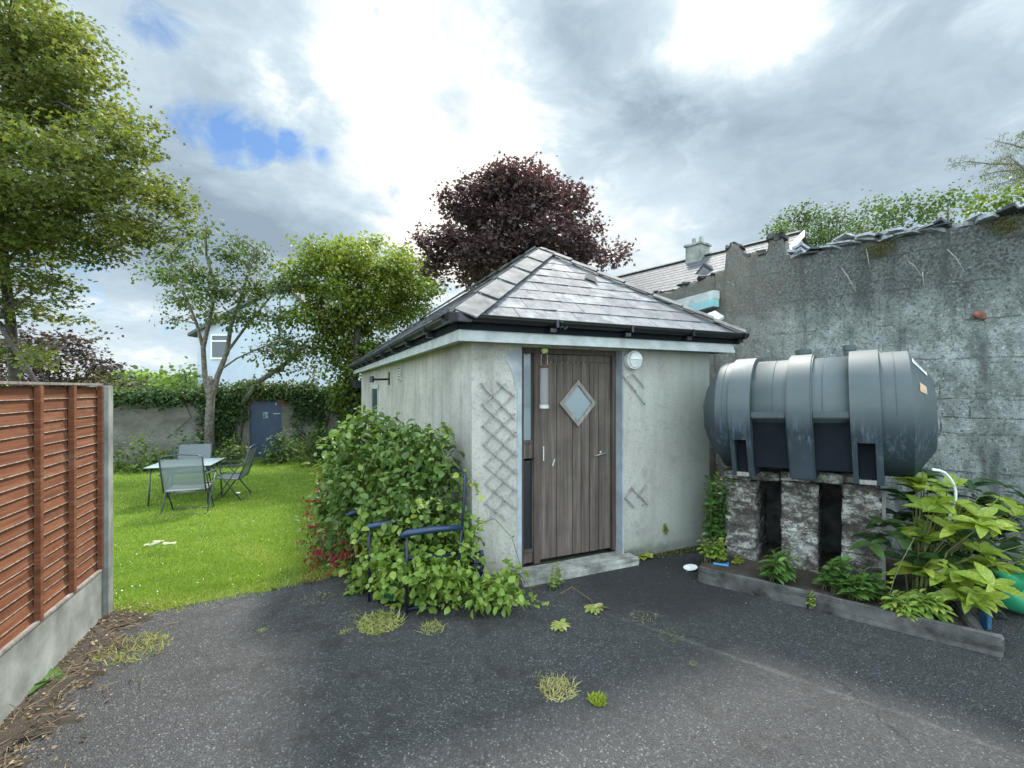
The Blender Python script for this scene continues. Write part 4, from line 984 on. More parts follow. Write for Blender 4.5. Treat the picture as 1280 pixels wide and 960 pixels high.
# ---------------------------------------------------------------- oil tank
ta_ = R(38); AD = np.array([math.cos(ta_), -math.sin(ta_), 0]); AN = np.array([math.sin(ta_), math.cos(ta_), 0]); til = R(2.2)
AX = AD*math.cos(til)+Z3*math.sin(til); AU = np.cross(AX, AN); AU = AU if AU[2] > 0 else -AU
TC = np.array([2.60, 4.34, 1.515])+AD*.19+AN*.05
tank = thing('oil_tank', TC-Z3*.54, 'dark green grey ribbed plastic oil tank lying on the whitewashed block piers', 'oil tank')
def TP(a, n_, u): return TC+AX*a+AN*n_+AU*u
def aq(px, n_=-.5):
    o = TC+AN*n_; k = (px-640)/F; return (k*o[1]-o[0])/(AX[0]-k*AX[1])
def circ(r, a0=0, a1=360, n=48, ph=0): return [(r*math.sin(R(a)), r*math.cos(R(a))) for a in np.linspace(a0, a1, n, endpoint=(a1-a0 < 360))]   # (n, u), angle from top going back
eL, eR = -.735, .64
bands = [(aq(902), aq(936)), (aq(967), aq(1007)), (aq(1046), aq(1092))]
bandc = [(-.60, -.42), (-.145, .045), (.300, .495)]
def loft(rings, caps_=True):
    mb = MB(); n_ = len(rings[0]); vs = [TP(*p) for r in rings for p in r]; fs = []
    for i in range(len(rings)-1):
        for k in range(n_): fs.append((i*n_+k, i*n_+(k+1) % n_, (i+1)*n_+(k+1) % n_, (i+1)*n_+k))
    if caps_: fs += [tuple(range(n_-1, -1, -1)), tuple((len(rings)-1)*n_+k for k in range(n_))]
    mb.add(vs, fs); return mb
RB = .515
def ringc(a, r, n=64): return [(a, r*math.sin(2*math.pi*k/n), r*math.cos(2*math.pi*k/n)) for k in range(n)]
# middle barrel: full radius above the waist, tucked in below it
def barrel_ring(a, full):
    out = []
    for k in range(64):
        an_ = 2*math.pi*k/64; c = math.cos(an_); r = RB if (full or c > -.03) else RB-.085*min(1, (-c-.03)/.10)
        out.append((a, r*math.sin(an_), r*c))
    return out
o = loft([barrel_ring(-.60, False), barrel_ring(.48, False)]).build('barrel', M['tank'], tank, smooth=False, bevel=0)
for p in o.data.polygons:
    if len(p.vertices) == 4: p.use_smooth = True
def endring(a0, sgn, name):
    # shell beyond the outer band, shoulder and cone to a flat octagonal nose
    rs = [(0, RB+.012), (.195, RB+.012), (.203, RB+.004), (.335, RB*.60), (.345, RB*.54), (.348, 0.02)] if sgn > 0 else [(0, RB+.012), (.12, RB+.012), (.13, RB+.004), (.28, RB*.56), (.295, RB*.5), (.298, 0.02)]
    rings = [ringc(a0+sgn*d, r) for d, r in rs]
    # faceted nose: octagon easing
    for ri in (3, 4):
        nr = []
        for k, (a, n_, u) in enumerate(rings[ri]):
            an_ = 2*math.pi*k/64; f = 1/max(math.cos((an_+math.pi/8) % (math.pi/4)-math.pi/8), .5)
            nr.append((a, n_*f*.96, u*f*.96))
        rings[ri] = nr
    o = loft(rings).build(name, M['tank'], tank, smooth=True); o.data.set_sharp_from_angle(angle=R(24))
    return o
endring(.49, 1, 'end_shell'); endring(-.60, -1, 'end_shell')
def band_poly(notch=None, rr=.555):
    """half outline in (n,u): rounded crown, straight sides, square feet"""
    pts = []
    for a in np.linspace(-112, 112, 40):
        r = rr; pts.append((r*math.sin(R(a)), r*math.cos(R(a))))
    x, u = pts[-1]
    pts += [(x*.90, -.47), (x*.86, -.545), (-x*.86, -.545), (-x*.90, -.47)]
    if notch:
        d = notch; out = []
        for n_, u_ in pts[:-2]: out.append((n_, u_))
        out += [(-x*.86+d, -.545)]
        out += [(-x*.90+d, -.22), (-x*.99, -.20)]
        return out
    return pts
for i, (a0, a1) in enumerate(bandc):
    mb = MB()
    segs = [(a0, a1, None)] if i == 1 else [(a0, a0+.035, None), (a0+.035, a1-.045, .07), (a1-.045, a1, None)]
    for b0, b1, nt_ in segs:
        mb.prism([TP(b0, n_, u) for n_, u in band_poly(nt_)], AX*(b1-b0))
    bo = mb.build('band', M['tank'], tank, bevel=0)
    bm = bmesh.new(); bm.from_mesh(bo.data)
    if i == 1: bmesh.ops.bevel(bm, geom=[e for e in bm.edges if e.calc_face_angle(0) > 1.2], offset=.012, segments=2, affect='EDGES')
    bm.to_mesh(bo.data); bm.free()
    for p in bo.data.polygons: p.use_smooth = abs(p.normal.dot(Vector(AX))) < .5
    bo.data.set_sharp_from_angle(angle=R(30))
    if i != 1:
        mb = MB(); mb.box(TP((a0+a1)/2-.005, -.40, -.525), AX*(a1-a0)*.28, AN*.05, AU*.018); mb.build('foot_bolt', M['steel'], bo)
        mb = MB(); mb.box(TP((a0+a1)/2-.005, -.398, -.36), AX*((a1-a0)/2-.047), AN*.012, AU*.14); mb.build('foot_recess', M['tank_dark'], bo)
for a0, a1 in ((bandc[0][1], bandc[1][0]), (bandc[1][1], bandc[2][0])):
    mb = MB(); mb.box(TP((a0+a1)/2, -RB-.004, .015), AX*(a1-a0)/2, AN*.014, AU*.028); mb.build('waist_rib', M['tank'], tank, bevel=.008)
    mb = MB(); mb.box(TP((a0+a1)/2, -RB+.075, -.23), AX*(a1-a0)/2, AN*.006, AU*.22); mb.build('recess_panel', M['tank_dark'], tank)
for a, n_, r, h in ((-.05, .05, .065, .055), (.30, .05, .05, .065), ):
    mb = MB(); mb.tube([TP(a, n_, RB-.01), TP(a, n_, RB+.02+h)], r*.88, 20); mb.tube([TP(a, n_, RB+.02+h*.5), TP(a, n_, RB+.035+h)], r, 20); mb.build('filler_cap', M['tank'], tank, bevel=.003)
# stickers on the right end cone
def cone_at(f, ang, off=.004):
    # f: 0 at the shoulder, 1 at the nose; ang: degrees from the top towards the driveway
    a = .49+.203+.132*f; r = RB*(1-.40*f)+off; return TP(a+off, -r*math.sin(R(ang)), r*math.cos(R(ang)))
def patch(name, f0, f1, a0, a1, mat, parent, off=.004, n=4):
    mb = MB(); vs = [cone_at(f0+(f1-f0)*u/n, a0+(a1-a0)*w_/n, off) for u in range(n+1) for w_ in range(n+1)]
    mb.add(vs, [(u*(n+1)+w_, u*(n+1)+w_+1, (u+1)*(n+1)+w_+1, (u+1)*(n+1)+w_) for u in range(n) for w_ in range(n)])
    return mb.build(name, mat, parent, fixn=False)
o = patch('label_sticker', .06, .72, 26, 34, M['white'], tank)
for i in range(9): f = .14+i*.058; patch('print', f, f+.022, 27.5, 27.5+random.uniform(2, 5), M['pvc_black'], o, .0055, 2)      # worn, illegible print
patch('faded_sticker', .28, .60, 56, 66, simple('faded_orange_sticker', (.50, .34, .22), .6, var=.15, scale=30), tank)
for a_, r_ in ((.49+.10, RB+.013), (-.60-.06, RB+.013), (.12, RB+.002), (-.25, RB+.002)):
    mb = MB(); mb.tube([TP(a_, r_*math.sin(t_), r_*math.cos(t_)) for t_ in np.linspace(-math.pi/2, 0, 24)], .0025, 4, False); mb.build('mould_seam', M['tank'], tank, smooth=True, fixn=False)

# ---------------------------------------------------------------- planter kerbs
KL, KM, KR = G(871, 727), G(1010, 761), G(1257, 824); KR2 = KR+np.array([.13, .20, 0])*1.6
def kerb(name, a, b_, label, w=.07, h=.125, grp='concrete kerb lengths edging the planting bed'):
    mb = MB(); d = b_-a; L = np.linalg.norm(d); d /= L; nb = np.array([-d[1], d[0], 0]); nb = nb if nb[1] > 0 else -nb; k = 14
    for i in range(1): mb.box((a+b_)/2+nb*w/2+Z3*(h/2-.03), d*(L/2-.006), nb*w/2, Z3*(h/2+.03))
    o = mb.build(name, M['concrete_dark'], bevel=.012, subdiv=3, jitter=.004); return tag(o, label, 'kerb', grp)
kerb('planter_kerb', KL, KM, 'stained concrete kerb length in front of the two left piers')
kerb('planter_kerb', KM, KR, 'longer stained concrete kerb length in front of the laurel')
kerb('planter_kerb', KR+np.array([-.035, .075, 0]), KR+np.array([.30, .62, 0]), 'short kerb length closing the right end of the planting bed')
mb = MB(); pts = [KL+np.array([.05, .08, 0]), KR+np.array([-.05, .1, 0]), KR+np.array([.5, .7, 0]), np.array([4.0, 4.3, 0]), np.array([2.5, 5.7, 0]), np.array([2.15, 5.0, 0])]
mb.add([p+Z3*.075 for p in pts]+[pts[0]*.5+pts[3]*.5+Z3*.09], [(i, (i+1) % 6, 6) for i in range(6)]); tag(mb.build('soil_bed', M['soil'], origin=(0, 0, 0)), kind='structure')

# ---------------------------------------------------------------- small things by the planter
def shard(name, c, r, n, h, mat, label, cat, tilt=(0, 0)):
    mb = MB(); c = np.array(c); mb.prism([c+np.array([r*math.cos(a)*random.uniform(.85, 1.05), r*.9*math.sin(a)*random.uniform(.85, 1.05), tilt[0]*math.cos(a)]) for a in np.linspace(0, 2*math.pi, n, endpoint=False)], (0, 0, h))
    return tag(mb.build(name, mat, bevel=.002), label, cat)
pl = thing('saucer', G(863, 712), 'white plastic saucer lying on the tarmac at the left end of the kerb', 'saucer')
mb = MB(); c = G(863, 712)+Z3*.006; rr_ = [(0.0, .0), (.045, .0), (.06, .012), (.066, .018), (.062, .02), (.045, .006), (.0, .006)]
vs = []; 
for r_, z_ in rr_: vs += [c+np.array([r_*math.cos(a), r_*math.sin(a)*1.1, z_+.012*math.cos(a)]) for a in np.linspace(0, 2*math.pi, 20, endpoint=False)]
mb.add(vs, [(i*20+k, i*20+(k+1) % 20, (i+1)*20+(k+1) % 20, (i+1)*20+k) for i in range(6) for k in range(20)]); mb.build('dish', M['white'], pl, smooth=True)
mb = MB(); mb.box(W(901, 708, 4.36), (.06, -.03, 0), (0, .004, .012), (0, 0, .018)); mb.box(W(905, 706, 4.38), (.05, .01, .01), (0, .01, 0), (0, 0, .01)); tag(mb.build('plastic_scrap', simple('bright_blue_plastic', (.03, .25, .50), .4), bevel=.003), 'bright blue scrap of plastic inside the left end of the kerb', 'scrap')
mb = MB(); mb.box(W(1232, 776, 3.36), (.018, 0, .002), (0, .03, 0), (0, 0, .05)); mb.tube([W(1232, 767, 3.36), W(1232, 761, 3.36)], .012, 10)
tag(mb.build('plastic_bottle', simple('blue_label_plastic', (.03, .10, .18), .35), bevel=.006), 'small blue plastic bottle at the right end of the planting bed', 'bottle')
# green net bag
gb = thing('net_bag', np.array([4.02, 3.62, .0]), 'bright green mesh bag slumped at the right end of the planting bed', 'bag')
bm = bmesh.new(); bmesh.ops.create_uvsphere(bm, u_segments=30, v_segments=18, radius=1)
mbx = MB(); vs = []
for v_ in bm.verts:
    x, y, z = v_.co; r_ = 1+.10*math.sin(5*x+3*z)+.06*math.sin(9*y+4*x)
    zz = max(z, -.55); vs.append((4.06+x*.29*r_-.10*max(z, 0), 3.64+y*.24*r_, .16+zz*.17*r_+.03*math.sin(4*x)))
mbx.add(vs, [tuple(q.index for q in f.verts) for f in bm.faces]); bm.free()
gm, nt, b = newmat('green_mesh_netting'); b.inputs['Base Color'].default_value = (.035, .33, .16, 1); b.inputs['Roughness'].default_value = .45; b.inputs['Alpha'].default_value = .78
mbx.build('netting', gm, gb, smooth=True, fixn=False)
mb = MB(); mb.tube([(3.90, 3.57, .24), (3.80, 3.54, .31), (3.72, 3.52, .35), (3.65, 3.5, .39)], [.09, .05, .03, .035], 8); mb.build('gathered_neck', gm, gb, smooth=True)
# white hose
hs = [(1166, 587), (1174, 588), (1181, 591), (1187, 597), (1192, 605), (1194.5, 614), (1194.5, 623), (1192, 633), (1188, 643), (1184, 655)]
mb = MB(); mb.tube([W(px, py, 3.42+.012*i) for i, (px, py) in enumerate(hs)], .0095, 10); tag(mb.build('hose', M['white'], smooth=True), 'curved white plastic pipe arching out of the laurel leaves', 'pipe')

# ---------------------------------------------------------------- metal garden chairs in the brambles
def metal_chair(label):
    t = thing('garden_chair', (0, 0, 0), label, 'chair', 'navy metal armchairs overgrown by bramble')
    w, d, sh = .25, .22, .42                      # faces -y locally
    mb = MB()
    for s in (-1, 1):
        mb.tube([(s*w, -d, 0), (s*w, -d, .60)], .011, 8)
        mb.tube([(s*w, d+.04, 0), (s*w, d-.02, .40), (s*w, d, .60)], .011, 8)
        mb.tube([(s*w, -d, .03), (s*w, d+.04, .03)], .009, 8)
    mb.tube([(-w, -d, .30), (w, -d, .30)], .009, 8)
    mb.build('leg_frame', M['blue_metal'], t, smooth=True)
    mb = MB(); mb.tube([(-w, d-.01, .38), (-w+.01, d+.02, .78), (-w+.02, d+.035, 1.0), (-w+.035, d+.04, 1.035), (-w+.07, d+.04, 1.05), (w-.07, d+.04, 1.05), (w-.035, d+.04, 1.035), (w-.02, d+.035, 1.0), (w-.01, d+.02, .78), (w, d-.01, .38)], .0125, 8); mb.build('back_hoop', M['blue_metal'], t, smooth=True)
    mb = MB(); mb.tube([(-w, -d, sh), (w, -d, sh), (w, d, sh-.02), (-w, d, sh-.02), (-w, -d, sh)], .011, 8)
    for i in range(1, 13): x = -w+2*w*i/13; mb.tube([(x, -d, sh), (x, 0, sh-.015), (x, d, sh-.02)], .0035, 5)
    for i in range(1, 9): y = -d+2*d*i/9; mb.tube([(-w, y, sh-.003), (0, y, sh-.018), (w, y, sh-.003)], .0035, 5)
    mb.build('wire_seat', M['blue_metal'], t, smooth=True)
    for s in (-1, 1):
        mb = MB(); mb.tube([(s*w, -d-.05, .605), (s*w, -d, .625), (s*w, 0, .63), (s*w, d, .62)], [.018, .026, .027, .022], 10); mb.build('armrest', M['blue_plastic'], t, smooth=True)
    return t
ch = metal_chair('navy metal armchair with blue arm pads, hoop back standing against the wall corner')
ch.location = (-.71, 3.90, 0); ch.rotation_euler = (0, 0, R(-68))
c2 = dup(ch); c2['label'] = 'second navy metal armchair half hidden in bramble to the left of the hoop backed one'
c2.location = (-1.14, 4.12, -.01); c2.rotation_euler = (0, 0, R(-55))
mb = MB(); mb.tube([(-.98, 3.86, .0), (-.98, 3.86, .02), (-.98, 3.86, .24), (-.98, 3.86, .25)], [.09, .10, .13, .135], 20, True)
tag(mb.build('bucket', simple('green_bucket_plastic', (.015, .13, .05), .4), bevel=.003), 'dark green plastic tub standing under the overgrown metal chairs', 'tub')
# aqua cloth / glove and black wheel in the shrub
mb = MB(); a = W(410, 598, 4.9); 
for i in range(7): mb.blob(a+np.array([.012*i, .0, .03-.045*i*.6+.02*math.sin(i)]), (.03, .02, .035), 2, .25)
tag(mb.build('cloth', simple('aqua_cloth', (.10, .42, .45), .7), smooth=True), 'crumpled aqua cloth caught on the left of the shrub', 'cloth')
mb = MB(); c = W(403, 601, 4.98)
mb.tube([c+np.array([.03*math.cos(a)*.6, .02*math.cos(a), .11*math.sin(a)]) for a in np.linspace(0, 2*math.pi, 18)], .016, 6, False)
tag(mb.build('wheel', M['pvc_black'], smooth=True), 'small black wheel beside the aqua cloth in the shrub', 'wheel')
# crumpled dark blue bag at the wall foot behind chair
mb = MB(); 
for i in range(6): mb.blob(W(598, 706, 3.93)+np.array([random.uniform(-.03, .02), random.uniform(-.03, .0), random.uniform(-.09, .08)]), (.05, .04, .06), 2, .3)
tag(mb.build('plastic_bag', simple('navy_bag_plastic', (.012, .014, .04), .35)), 'crumpled navy plastic bag at the foot of the wall corner', 'bag')

# ---------------------------------------------------------------- lawn chairs and table
def sling_chair(label):
    t = thing('folding_chair', (0, 0, 0), label, 'chair', 'grey folding sling chairs on the lawn')
    w, r = .27, .011                                # faces -y
    mb = MB()
    mb.tube([(-w, .20, .36), (-w, .30, .62), (-w, .38, .90), (-w*.8, .385, .935), (0, .39, .955), (w*.8, .385, .935), (w, .38, .90), (w, .30, .62), (w, .20, .36)], r, 8); mb.build('back_frame', M['grey_metal'], t, smooth=True)
    mb = MB()
    for s in (-1, 1):
        mb.tube([(s*w*1.02, -.20, 0), (s*w*1.02, .05, .36), (s*w*1.02, .20, .60)], r, 8); mb.tube([(s*w*1.1, .26, 0), (s*w*1.1, -.02, .38), (s*w*1.1, -.20, .61)], r, 8)
    mb.tube([(-w*1.1, .26, .012), (w*1.1, .26, .012)], r, 8); mb.tube([(-w*1.02, -.20, .012), (w*1.02, -.20, .012)], r, 8); mb.build('leg_frame', M['grey_metal'], t, smooth=True)
    for s in (-1, 1):
        mb = MB(); mb.box((s*w*1.08, .04, .625), (.024, 0, 0), (0, .25, .01), (0, 0, .009)); mb.build('armrest', M['grey_metal'], t, bevel=.005)
    mb = MB(); mb.tube([(-w, -.22, .41), (w, -.22, .41), (w, .20, .37), (-w, .20, .37), (-w, -.22, .41)], r, 8); mb.build('seat_frame', M['grey_metal'], t, smooth=True)
    mb = MB(); n_ = 8
    vs = [( -w+.01+(2*w-.02)*i/n_, -.21+.40*j/n_, .405-.035*j/n_-.02*math.sin(math.pi*i/n_)) for j in range(n_+1) for i in range(n_+1)]
    mb.add(vs, [(j*(n_+1)+i, j*(n_+1)+i+1, (j+1)*(n_+1)+i+1, (j+1)*(n_+1)+i) for j in range(n_) for i in range(n_)]); mb.build('sling_seat', M['sling'], t, smooth=True, fixn=False)
    mb = MB()
    vs = [( -w+.01+(2*w-.02)*i/n_, .215+.165*j/n_+.015*math.sin(math.pi*i/n_), .40+.49*j/n_) for j in range(n_+1) for i in range(n_+1)]
    mb.add(vs, [(j*(n_+1)+i, j*(n_+1)+i+1, (j+1)*(n_+1)+i+1, (j+1)*(n_+1)+i) for j in range(n_) for i in range(n_)]); mb.build('sling_back', M['sling'], t, smooth=True, fixn=False)
    return t
def put(o, px, D, rz):
    x = (px-640)/F*D; o.location = (x, D, float(height(x, D))); o.rotation_euler = (0, 0, R(rz))
k1 = sling_chair('grey folding sling chair nearest the camera, seen from behind'); k1.scale = (1.08, 1.0, 1.04); put(k1, 237, 7.6, 198)
k2 = dup(k1); k2['label'] = 'grey folding sling chair in profile facing left towards the glass table'; put(k2, 289, 8.75, -75)
k3 = dup(k1); k3['label'] = 'grey folding sling chair on the far side of the glass table'; put(k3, 238, 9.25, 22)
tb_ = thing('garden_table', (0, 0, 0), 'square frosted glass garden table on the lawn between three chairs', 'table')
mb = MB(); mb.box((0, 0, .70), (.50, 0, 0), (0, .46, 0), (0, 0, .005)); mb.build('table_top', M['frosted'], tb_, bevel=.003)
mb = MB(); mb.tube([(-.48, -.44, .688), (.48, -.44, .688), (.48, .44, .688), (-.48, .44, .688), (-.48, -.44, .688)], .012, 8); mb.build('rim', M['grey_metal'], tb_)
for sx_, sy_ in ((-1, -1), (1, -1), (-1, 1), (1, 1)):
    mb = MB(); mb.tube([(sx_*.42, sy_*.38, .68), (sx_*.45, sy_*.41, 0)], .014, 8); mb.build('leg', M['grey_metal'], tb_, smooth=True)
put(tb_, 234, 8.45, 18)
mb = MB(); c = G(200, 685, -.08)
for i in range(9): mb.blob(c+np.array([random.uniform(-.13, .13), random.uniform(-.05, .05), .045+random.uniform(0, .02)]), (.05, .03, .010), 1, .4)
tag(mb.build('litter', simple('pale_rag', (.30, .29, .18), .8, var=.2, scale=20)), 'pale crumpled rag lying on the lawn near the fence', 'rag')
mb = MB(); c = W(297, 616, 8.6); mb.blob(c, (.06, .04, .015), 1, .3); tag(mb.build('plate', M['white']), 'small white scrap in the grass under the side facing chair', 'scrap')

# ---------------------------------------------------------------- garden wall with arched blue door
BP = np.array([-7.77, 14.5, 0]); bwz = -.46
bk = thing('garden_wall', BP+Z3*bwz, 'weathered grey rendered garden wall with ivy along its top at the end of the lawn', 'wall')
def BW(q, t, z): return BP+U*q+V*t+Z3*z
def bq(px, t=0): o = BP+V*t; k = (px-640)/F; return (k*o[1]-o[0])/(U[0]-k*U[1])
dl, dr = bq(311.5), bq(352); dtop = z_at(498, BP); arch = .26
mb = MB(); WT = 1.34
mb.box(BW((dl-16)/2, .18, (WT+bwz)/2), U*((dl+16)/2), V*.18, Z3*((WT-bwz)/2)); mb.box(BW((dr+7.0)/2, .18, (WT+bwz)/2), U*((7.0-dr)/2), V*.18, Z3*((WT-bwz)/2))
na = 14; aw = (dr-dl)/2; ac = (dl+dr)/2
ys = [dtop-arch+arch*math.sin(math.pi*i/na) for i in range(na+1)]; xs_ = [ac-aw*math.cos(math.pi*i/na) for i in range(na+1)]
for i in range(na):
    mb.prism([BW(xs_[i], 0, ys[i]), BW(xs_[i+1], 0, ys[i+1]), BW(xs_[i+1], 0, WT+.15), BW(xs_[i], 0, WT+.15)], V*.36)
mb.build('wall_face', M['garden_wall'], bk)
mb = MB()
for i in range(18):
    a = math.pi*(i+.5)/18; c = BW(ac-(aw+.09)*math.cos(a), -.012, dtop-arch+(arch+.07)*math.sin(a)); dr_ = -U*math.cos(a)+Z3*math.sin(a)*.8; dr_ /= np.linalg.norm(dr_); tg_ = np.cross(dr_, V)
    mb.box(c+V*.05, dr_*.085, tg_*.033, V*.05)
mb.build('brick_arch', M['brick'], bk)
mb = MB()
for i in range(150):
    q = -15.5+i*.15
    if q > 6.5: break
    if dl-.3 < q < dr+.3: continue
    mb.box(BW(q, .18, WT+.03+random.uniform(-.008, .008)), U*.068, V*.20, Z3*.034)
mb.build('brick_coping', M['brick'], bk)
gd = thing('garden_door', BW(ac, .05, bwz+.02), 'arched navy blue wooden door in the garden wall', 'door')
mb = MB(); mb.prism([BW(dl+.01, .10, bwz+.02)]+[BW(xs_[i]*.99+ac*.01, .10, ys[i]-.01) for i in range(na+1)]+[BW(dr-.01, .10, bwz+.02)], V*.05); mb.build('leaf', M['navy_door'], gd)
mb = MB(); cx = bq(332, .1); zz = z_at(519, BP); mb.box(BW(cx, .09, zz), U*.075, V*.005, Z3*.10)
sg = mb.build('notice', simple('pale_notice', (.22, .33, .36), .6, var=.5, scale=22), gd)
mb = MB(); cx2 = bq(346, .1); zz = z_at(517.5, BP); mb.box(BW(cx2, .085, zz), U*.10, V*.012, Z3*.012); mb.box(BW(cx2-.02, .085, z_at(505, BP)), U*.015, V*.012, Z3*.035); mb.build('hinge', M['offwhite'], gd)

# ivy over the wall top and down beside the door
iv = []
for px in np.linspace(110, 480, 75):
    q = bq(px); up_ = .10 if px < 250 else (.30 if 300 < px < 395 else .2)
    iv.append((BW(q, .1, WT+.08+up_*random.uniform(.5, 1)), (.20, .26, .15+up_*.35)))
for (x0, y0, x1, y1, r_) in ((258, 500, 285, 545, .32), (290, 500, 270, 540, .30), (300, 492, 300, 520, .3), (283, 505, 282, 548, .34), (272, 498, 280, 500, .3), (372, 495, 378, 520, .22), (385, 500, 398, 525, .2), (372, 520, 374, 560, .12), (395, 498, 425, 510, .3), (345, 492, 330, 488, .2), (400, 520, 401, 540, .1), (425, 500, 440, 530, .35), (440, 500, 450, 560, .35), (255, 500, 260, 555, .25)):
    for f in np.linspace(0, 1, 5):
        px, py = x0+(x1-x0)*f, y0+(y1-y0)*f; q = bq(px); p = BW(q, -.05, 0); p[2] = z_at(py, p); iv.append((p, (r_*.7, .12, r_*.7)))
ivt = thing('ivy', BW(-3, 0, WT), 'dark ivy mantling the top of the garden wall and hanging beside its door', 'ivy')
c = lobe_points(iv, 190, .5); c = c[outside_shed(c, .1)]
dq = (c-BP)@U; keep = ~((dq > dl+.02) & (dq < dr-.02) & (c[:, 2] < dtop-.06)); c = c[keep]
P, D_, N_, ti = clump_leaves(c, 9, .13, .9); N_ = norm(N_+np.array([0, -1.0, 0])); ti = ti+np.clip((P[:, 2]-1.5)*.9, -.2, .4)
dq = (P-BP)@U; keep = ~((dq > dl+.02) & (dq < dr-.02) & (P[:, 2] < dtop-.04)); P, D_, N_, ti = P[keep], D_[keep], N_[keep], ti[keep]
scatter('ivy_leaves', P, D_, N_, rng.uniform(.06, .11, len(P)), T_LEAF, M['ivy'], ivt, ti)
for i in range(16):
    q = random.uniform(-2.2, 4)
    if abs(q-ac) < 1.3: continue
    mb = MB(); mb.tube([BW(q, -.02, WT+.1), BW(q+random.uniform(-.3, .3), -.04, .9), BW(q+random.uniform(-.4, .4), -.03, .3)], .01, 5); mb.build('ivy_stem', M['bark_dark'], ivt)

# border shrubs along the wall foot, each its own
def shrub(name, label, cat, lobes, dens, per, cr, leaf, tmpl, mat, group=None, cut=outside_shed, stems=True, tsh=0, mstem='stem', lift=0, flat=.8):
    lo = np.array([l[0] for l in lobes]); base = np.array([lo[:, 0].mean(), lo[:, 1].mean(), 0]); base[2] = float(height(base[0], base[1]))
    t = thing(name, base, label, cat, group)
    c = lobe_points(lobes, dens, .55); c = c[cut(c)] if cut else c; gz_ = height(c[:, 0], c[:, 1]); c = c[c[:, 2] > gz_-.02]
    P, D_, N_, ti = clump_leaves(c, per, cr, flat, lift)
    if cut: k = cut(P); P, D_, N_, ti = P[k], D_[k], N_[k], ti[k]
    gz_ = height(P[:, 0], P[:, 1]); k = P[:, 2] > gz_+.01; P, D_, N_, ti = P[k], D_[k], N_[k], ti[k]
    if stems:
        mb = MB()
        for p in c[rng.integers(0, len(c), min(len(c), 60))]:
            g = base+(p-base)*np.array([.45, .45, 0])
            if cut and not cut(np.array([g]))[0]: g = base+(p-base)*np.array([.9, .9, 0])
            if cut and not cut(np.array([g]))[0]: continue
            m_ = (g+p)/2+np.array([0, 0, .08]); mb.tube([g, m_, p], [.007, .005, .002], 4, False)
        if mb.v: mb.build('stems', M[mstem], t, fixn=False)
    scatter('foliage', P, D_, N_, leaf*rng.uniform(.45, 1.45, len(P)), tmpl, mat, t, ti+tsh)
    return t
def wl(lst, D): return [(W(a, b_, D if len(r) == 2 else D+r[2]), (r[0]/F*D, r[0]/F*D*.8, r[1]/F*D)) for a, b_, *r in [(q[0], q[1], *q[2:]) for q in lst]]
G1 = 'border shrubs at the foot of the garden wall'
shrub('border_shrub', 'low dark shrub with yellow green tips at the left end of the garden wall', 'shrub', wl([(148, 590, 22, 16), (170, 585, 20, 15), (135, 570, 18, 18), (160, 605, 20, 8)], 11.8), 60, 8, .16, .09, T_LEAF, M['border'], G1, tsh=-.05)
shrub('border_shrub', 'leafy spreading shrub in front of the garden wall behind the left of the table', 'shrub', wl([(190, 578, 20, 18), (178, 562, 12, 14), (208, 575, 20, 18)], 12.2), 60, 8, .16, .09, T_LEAF, M['border'], G1, tsh=.12)
shrub('border_shrub', 'upright dark shrub against the garden wall above the nearest chair', 'shrub', wl([(232, 560, 11, 22), (228, 575, 18, 18), (240, 548, 6, 10)], 12.6), 70, 8, .15, .09, T_LEAF, M['ivy'], G1, tsh=.15)
shrub('border_shrub', 'rounded green shrub between the apple tree foot and the blue door', 'shrub', wl([(272, 572, 22, 16), (294, 566, 18, 18), (300, 580, 14, 10), (255, 575, 16, 14)], 12.8), 70, 8, .15, .09, T_LEAF, M['border'], G1, tsh=.05)
shrub('border_shrub', 'dark leafy shrub covering the lower right of the blue door', 'shrub', wl([(345, 565, 14, 20), (352, 548, 9, 14), (362, 562, 18, 16), (340, 574, 12, 9)], 13.4), 80, 8, .15, .09, T_LEAF, M['ivy'], G1, tsh=.2)
shrub('border_shrub', 'broad dark green shrub between the blue door and the long outbuilding', 'shrub', wl([(385, 560, 24, 20), (405, 555, 22, 22), (425, 548, 20, 24), (400, 574, 24, 8), (440, 540, 16, 30)], 13.0), 70, 8, .16, .09, T_LEAF, M['border'], G1, tsh=-.12)

# ---------------------------------------------------------------- the big bramble by the shed corner
BL = [(470, 590, 62, 60, .40), (515, 585, 50, 52, .18), (432, 615, 36, 48, .75), (455, 545, 34, 28, .55), (500, 550, 26, 26, .35), (455, 655, 46, 45, .35), (505, 650, 52, 52, .02), (545, 640, 32, 55, .0),
      (430, 575, 26, 24, .75), (478, 528, 16, 14, .5), (545, 575, 26, 32, .14)]
def lo(lst, D0, k=.62): return [(W(a, b_, D0+d), (rx/F*(D0+d), rx/F*(D0+d)*k, ry/F*(D0+d))) for a, b_, rx, ry, d in lst]
shrub('bramble', 'large tangled green bramble against the corner of the outbuilding', 'bramble', lo(BL, 4.02), 400, 8, .075, .058, T_BROAD, M['bramble'], mstem='cane', tsh=.0)
BL2 = [(510, 700, 48, 38, -.10), (555, 700, 34, 30, -.12), (470, 715, 36, 26, .05), (600, 735, 40, 18, -.32), (625, 742, 26, 15, -.42), (640, 712, 14, 8, -.25), (575, 665, 20, 15, -.1), (540, 730, 40, 20, -.28), (585, 690, 16, 22, -.2), (480, 690, 18, 24, -.1), (520, 715, 24, 22, -.42), (488, 712, 22, 24, -.34), (468, 668, 16, 14, -.1), (548, 712, 22, 24, -.42), (455, 735, 24, 16, .05), (500, 745, 22, 12, -.2), (495, 740, 18, 12, -.2)]
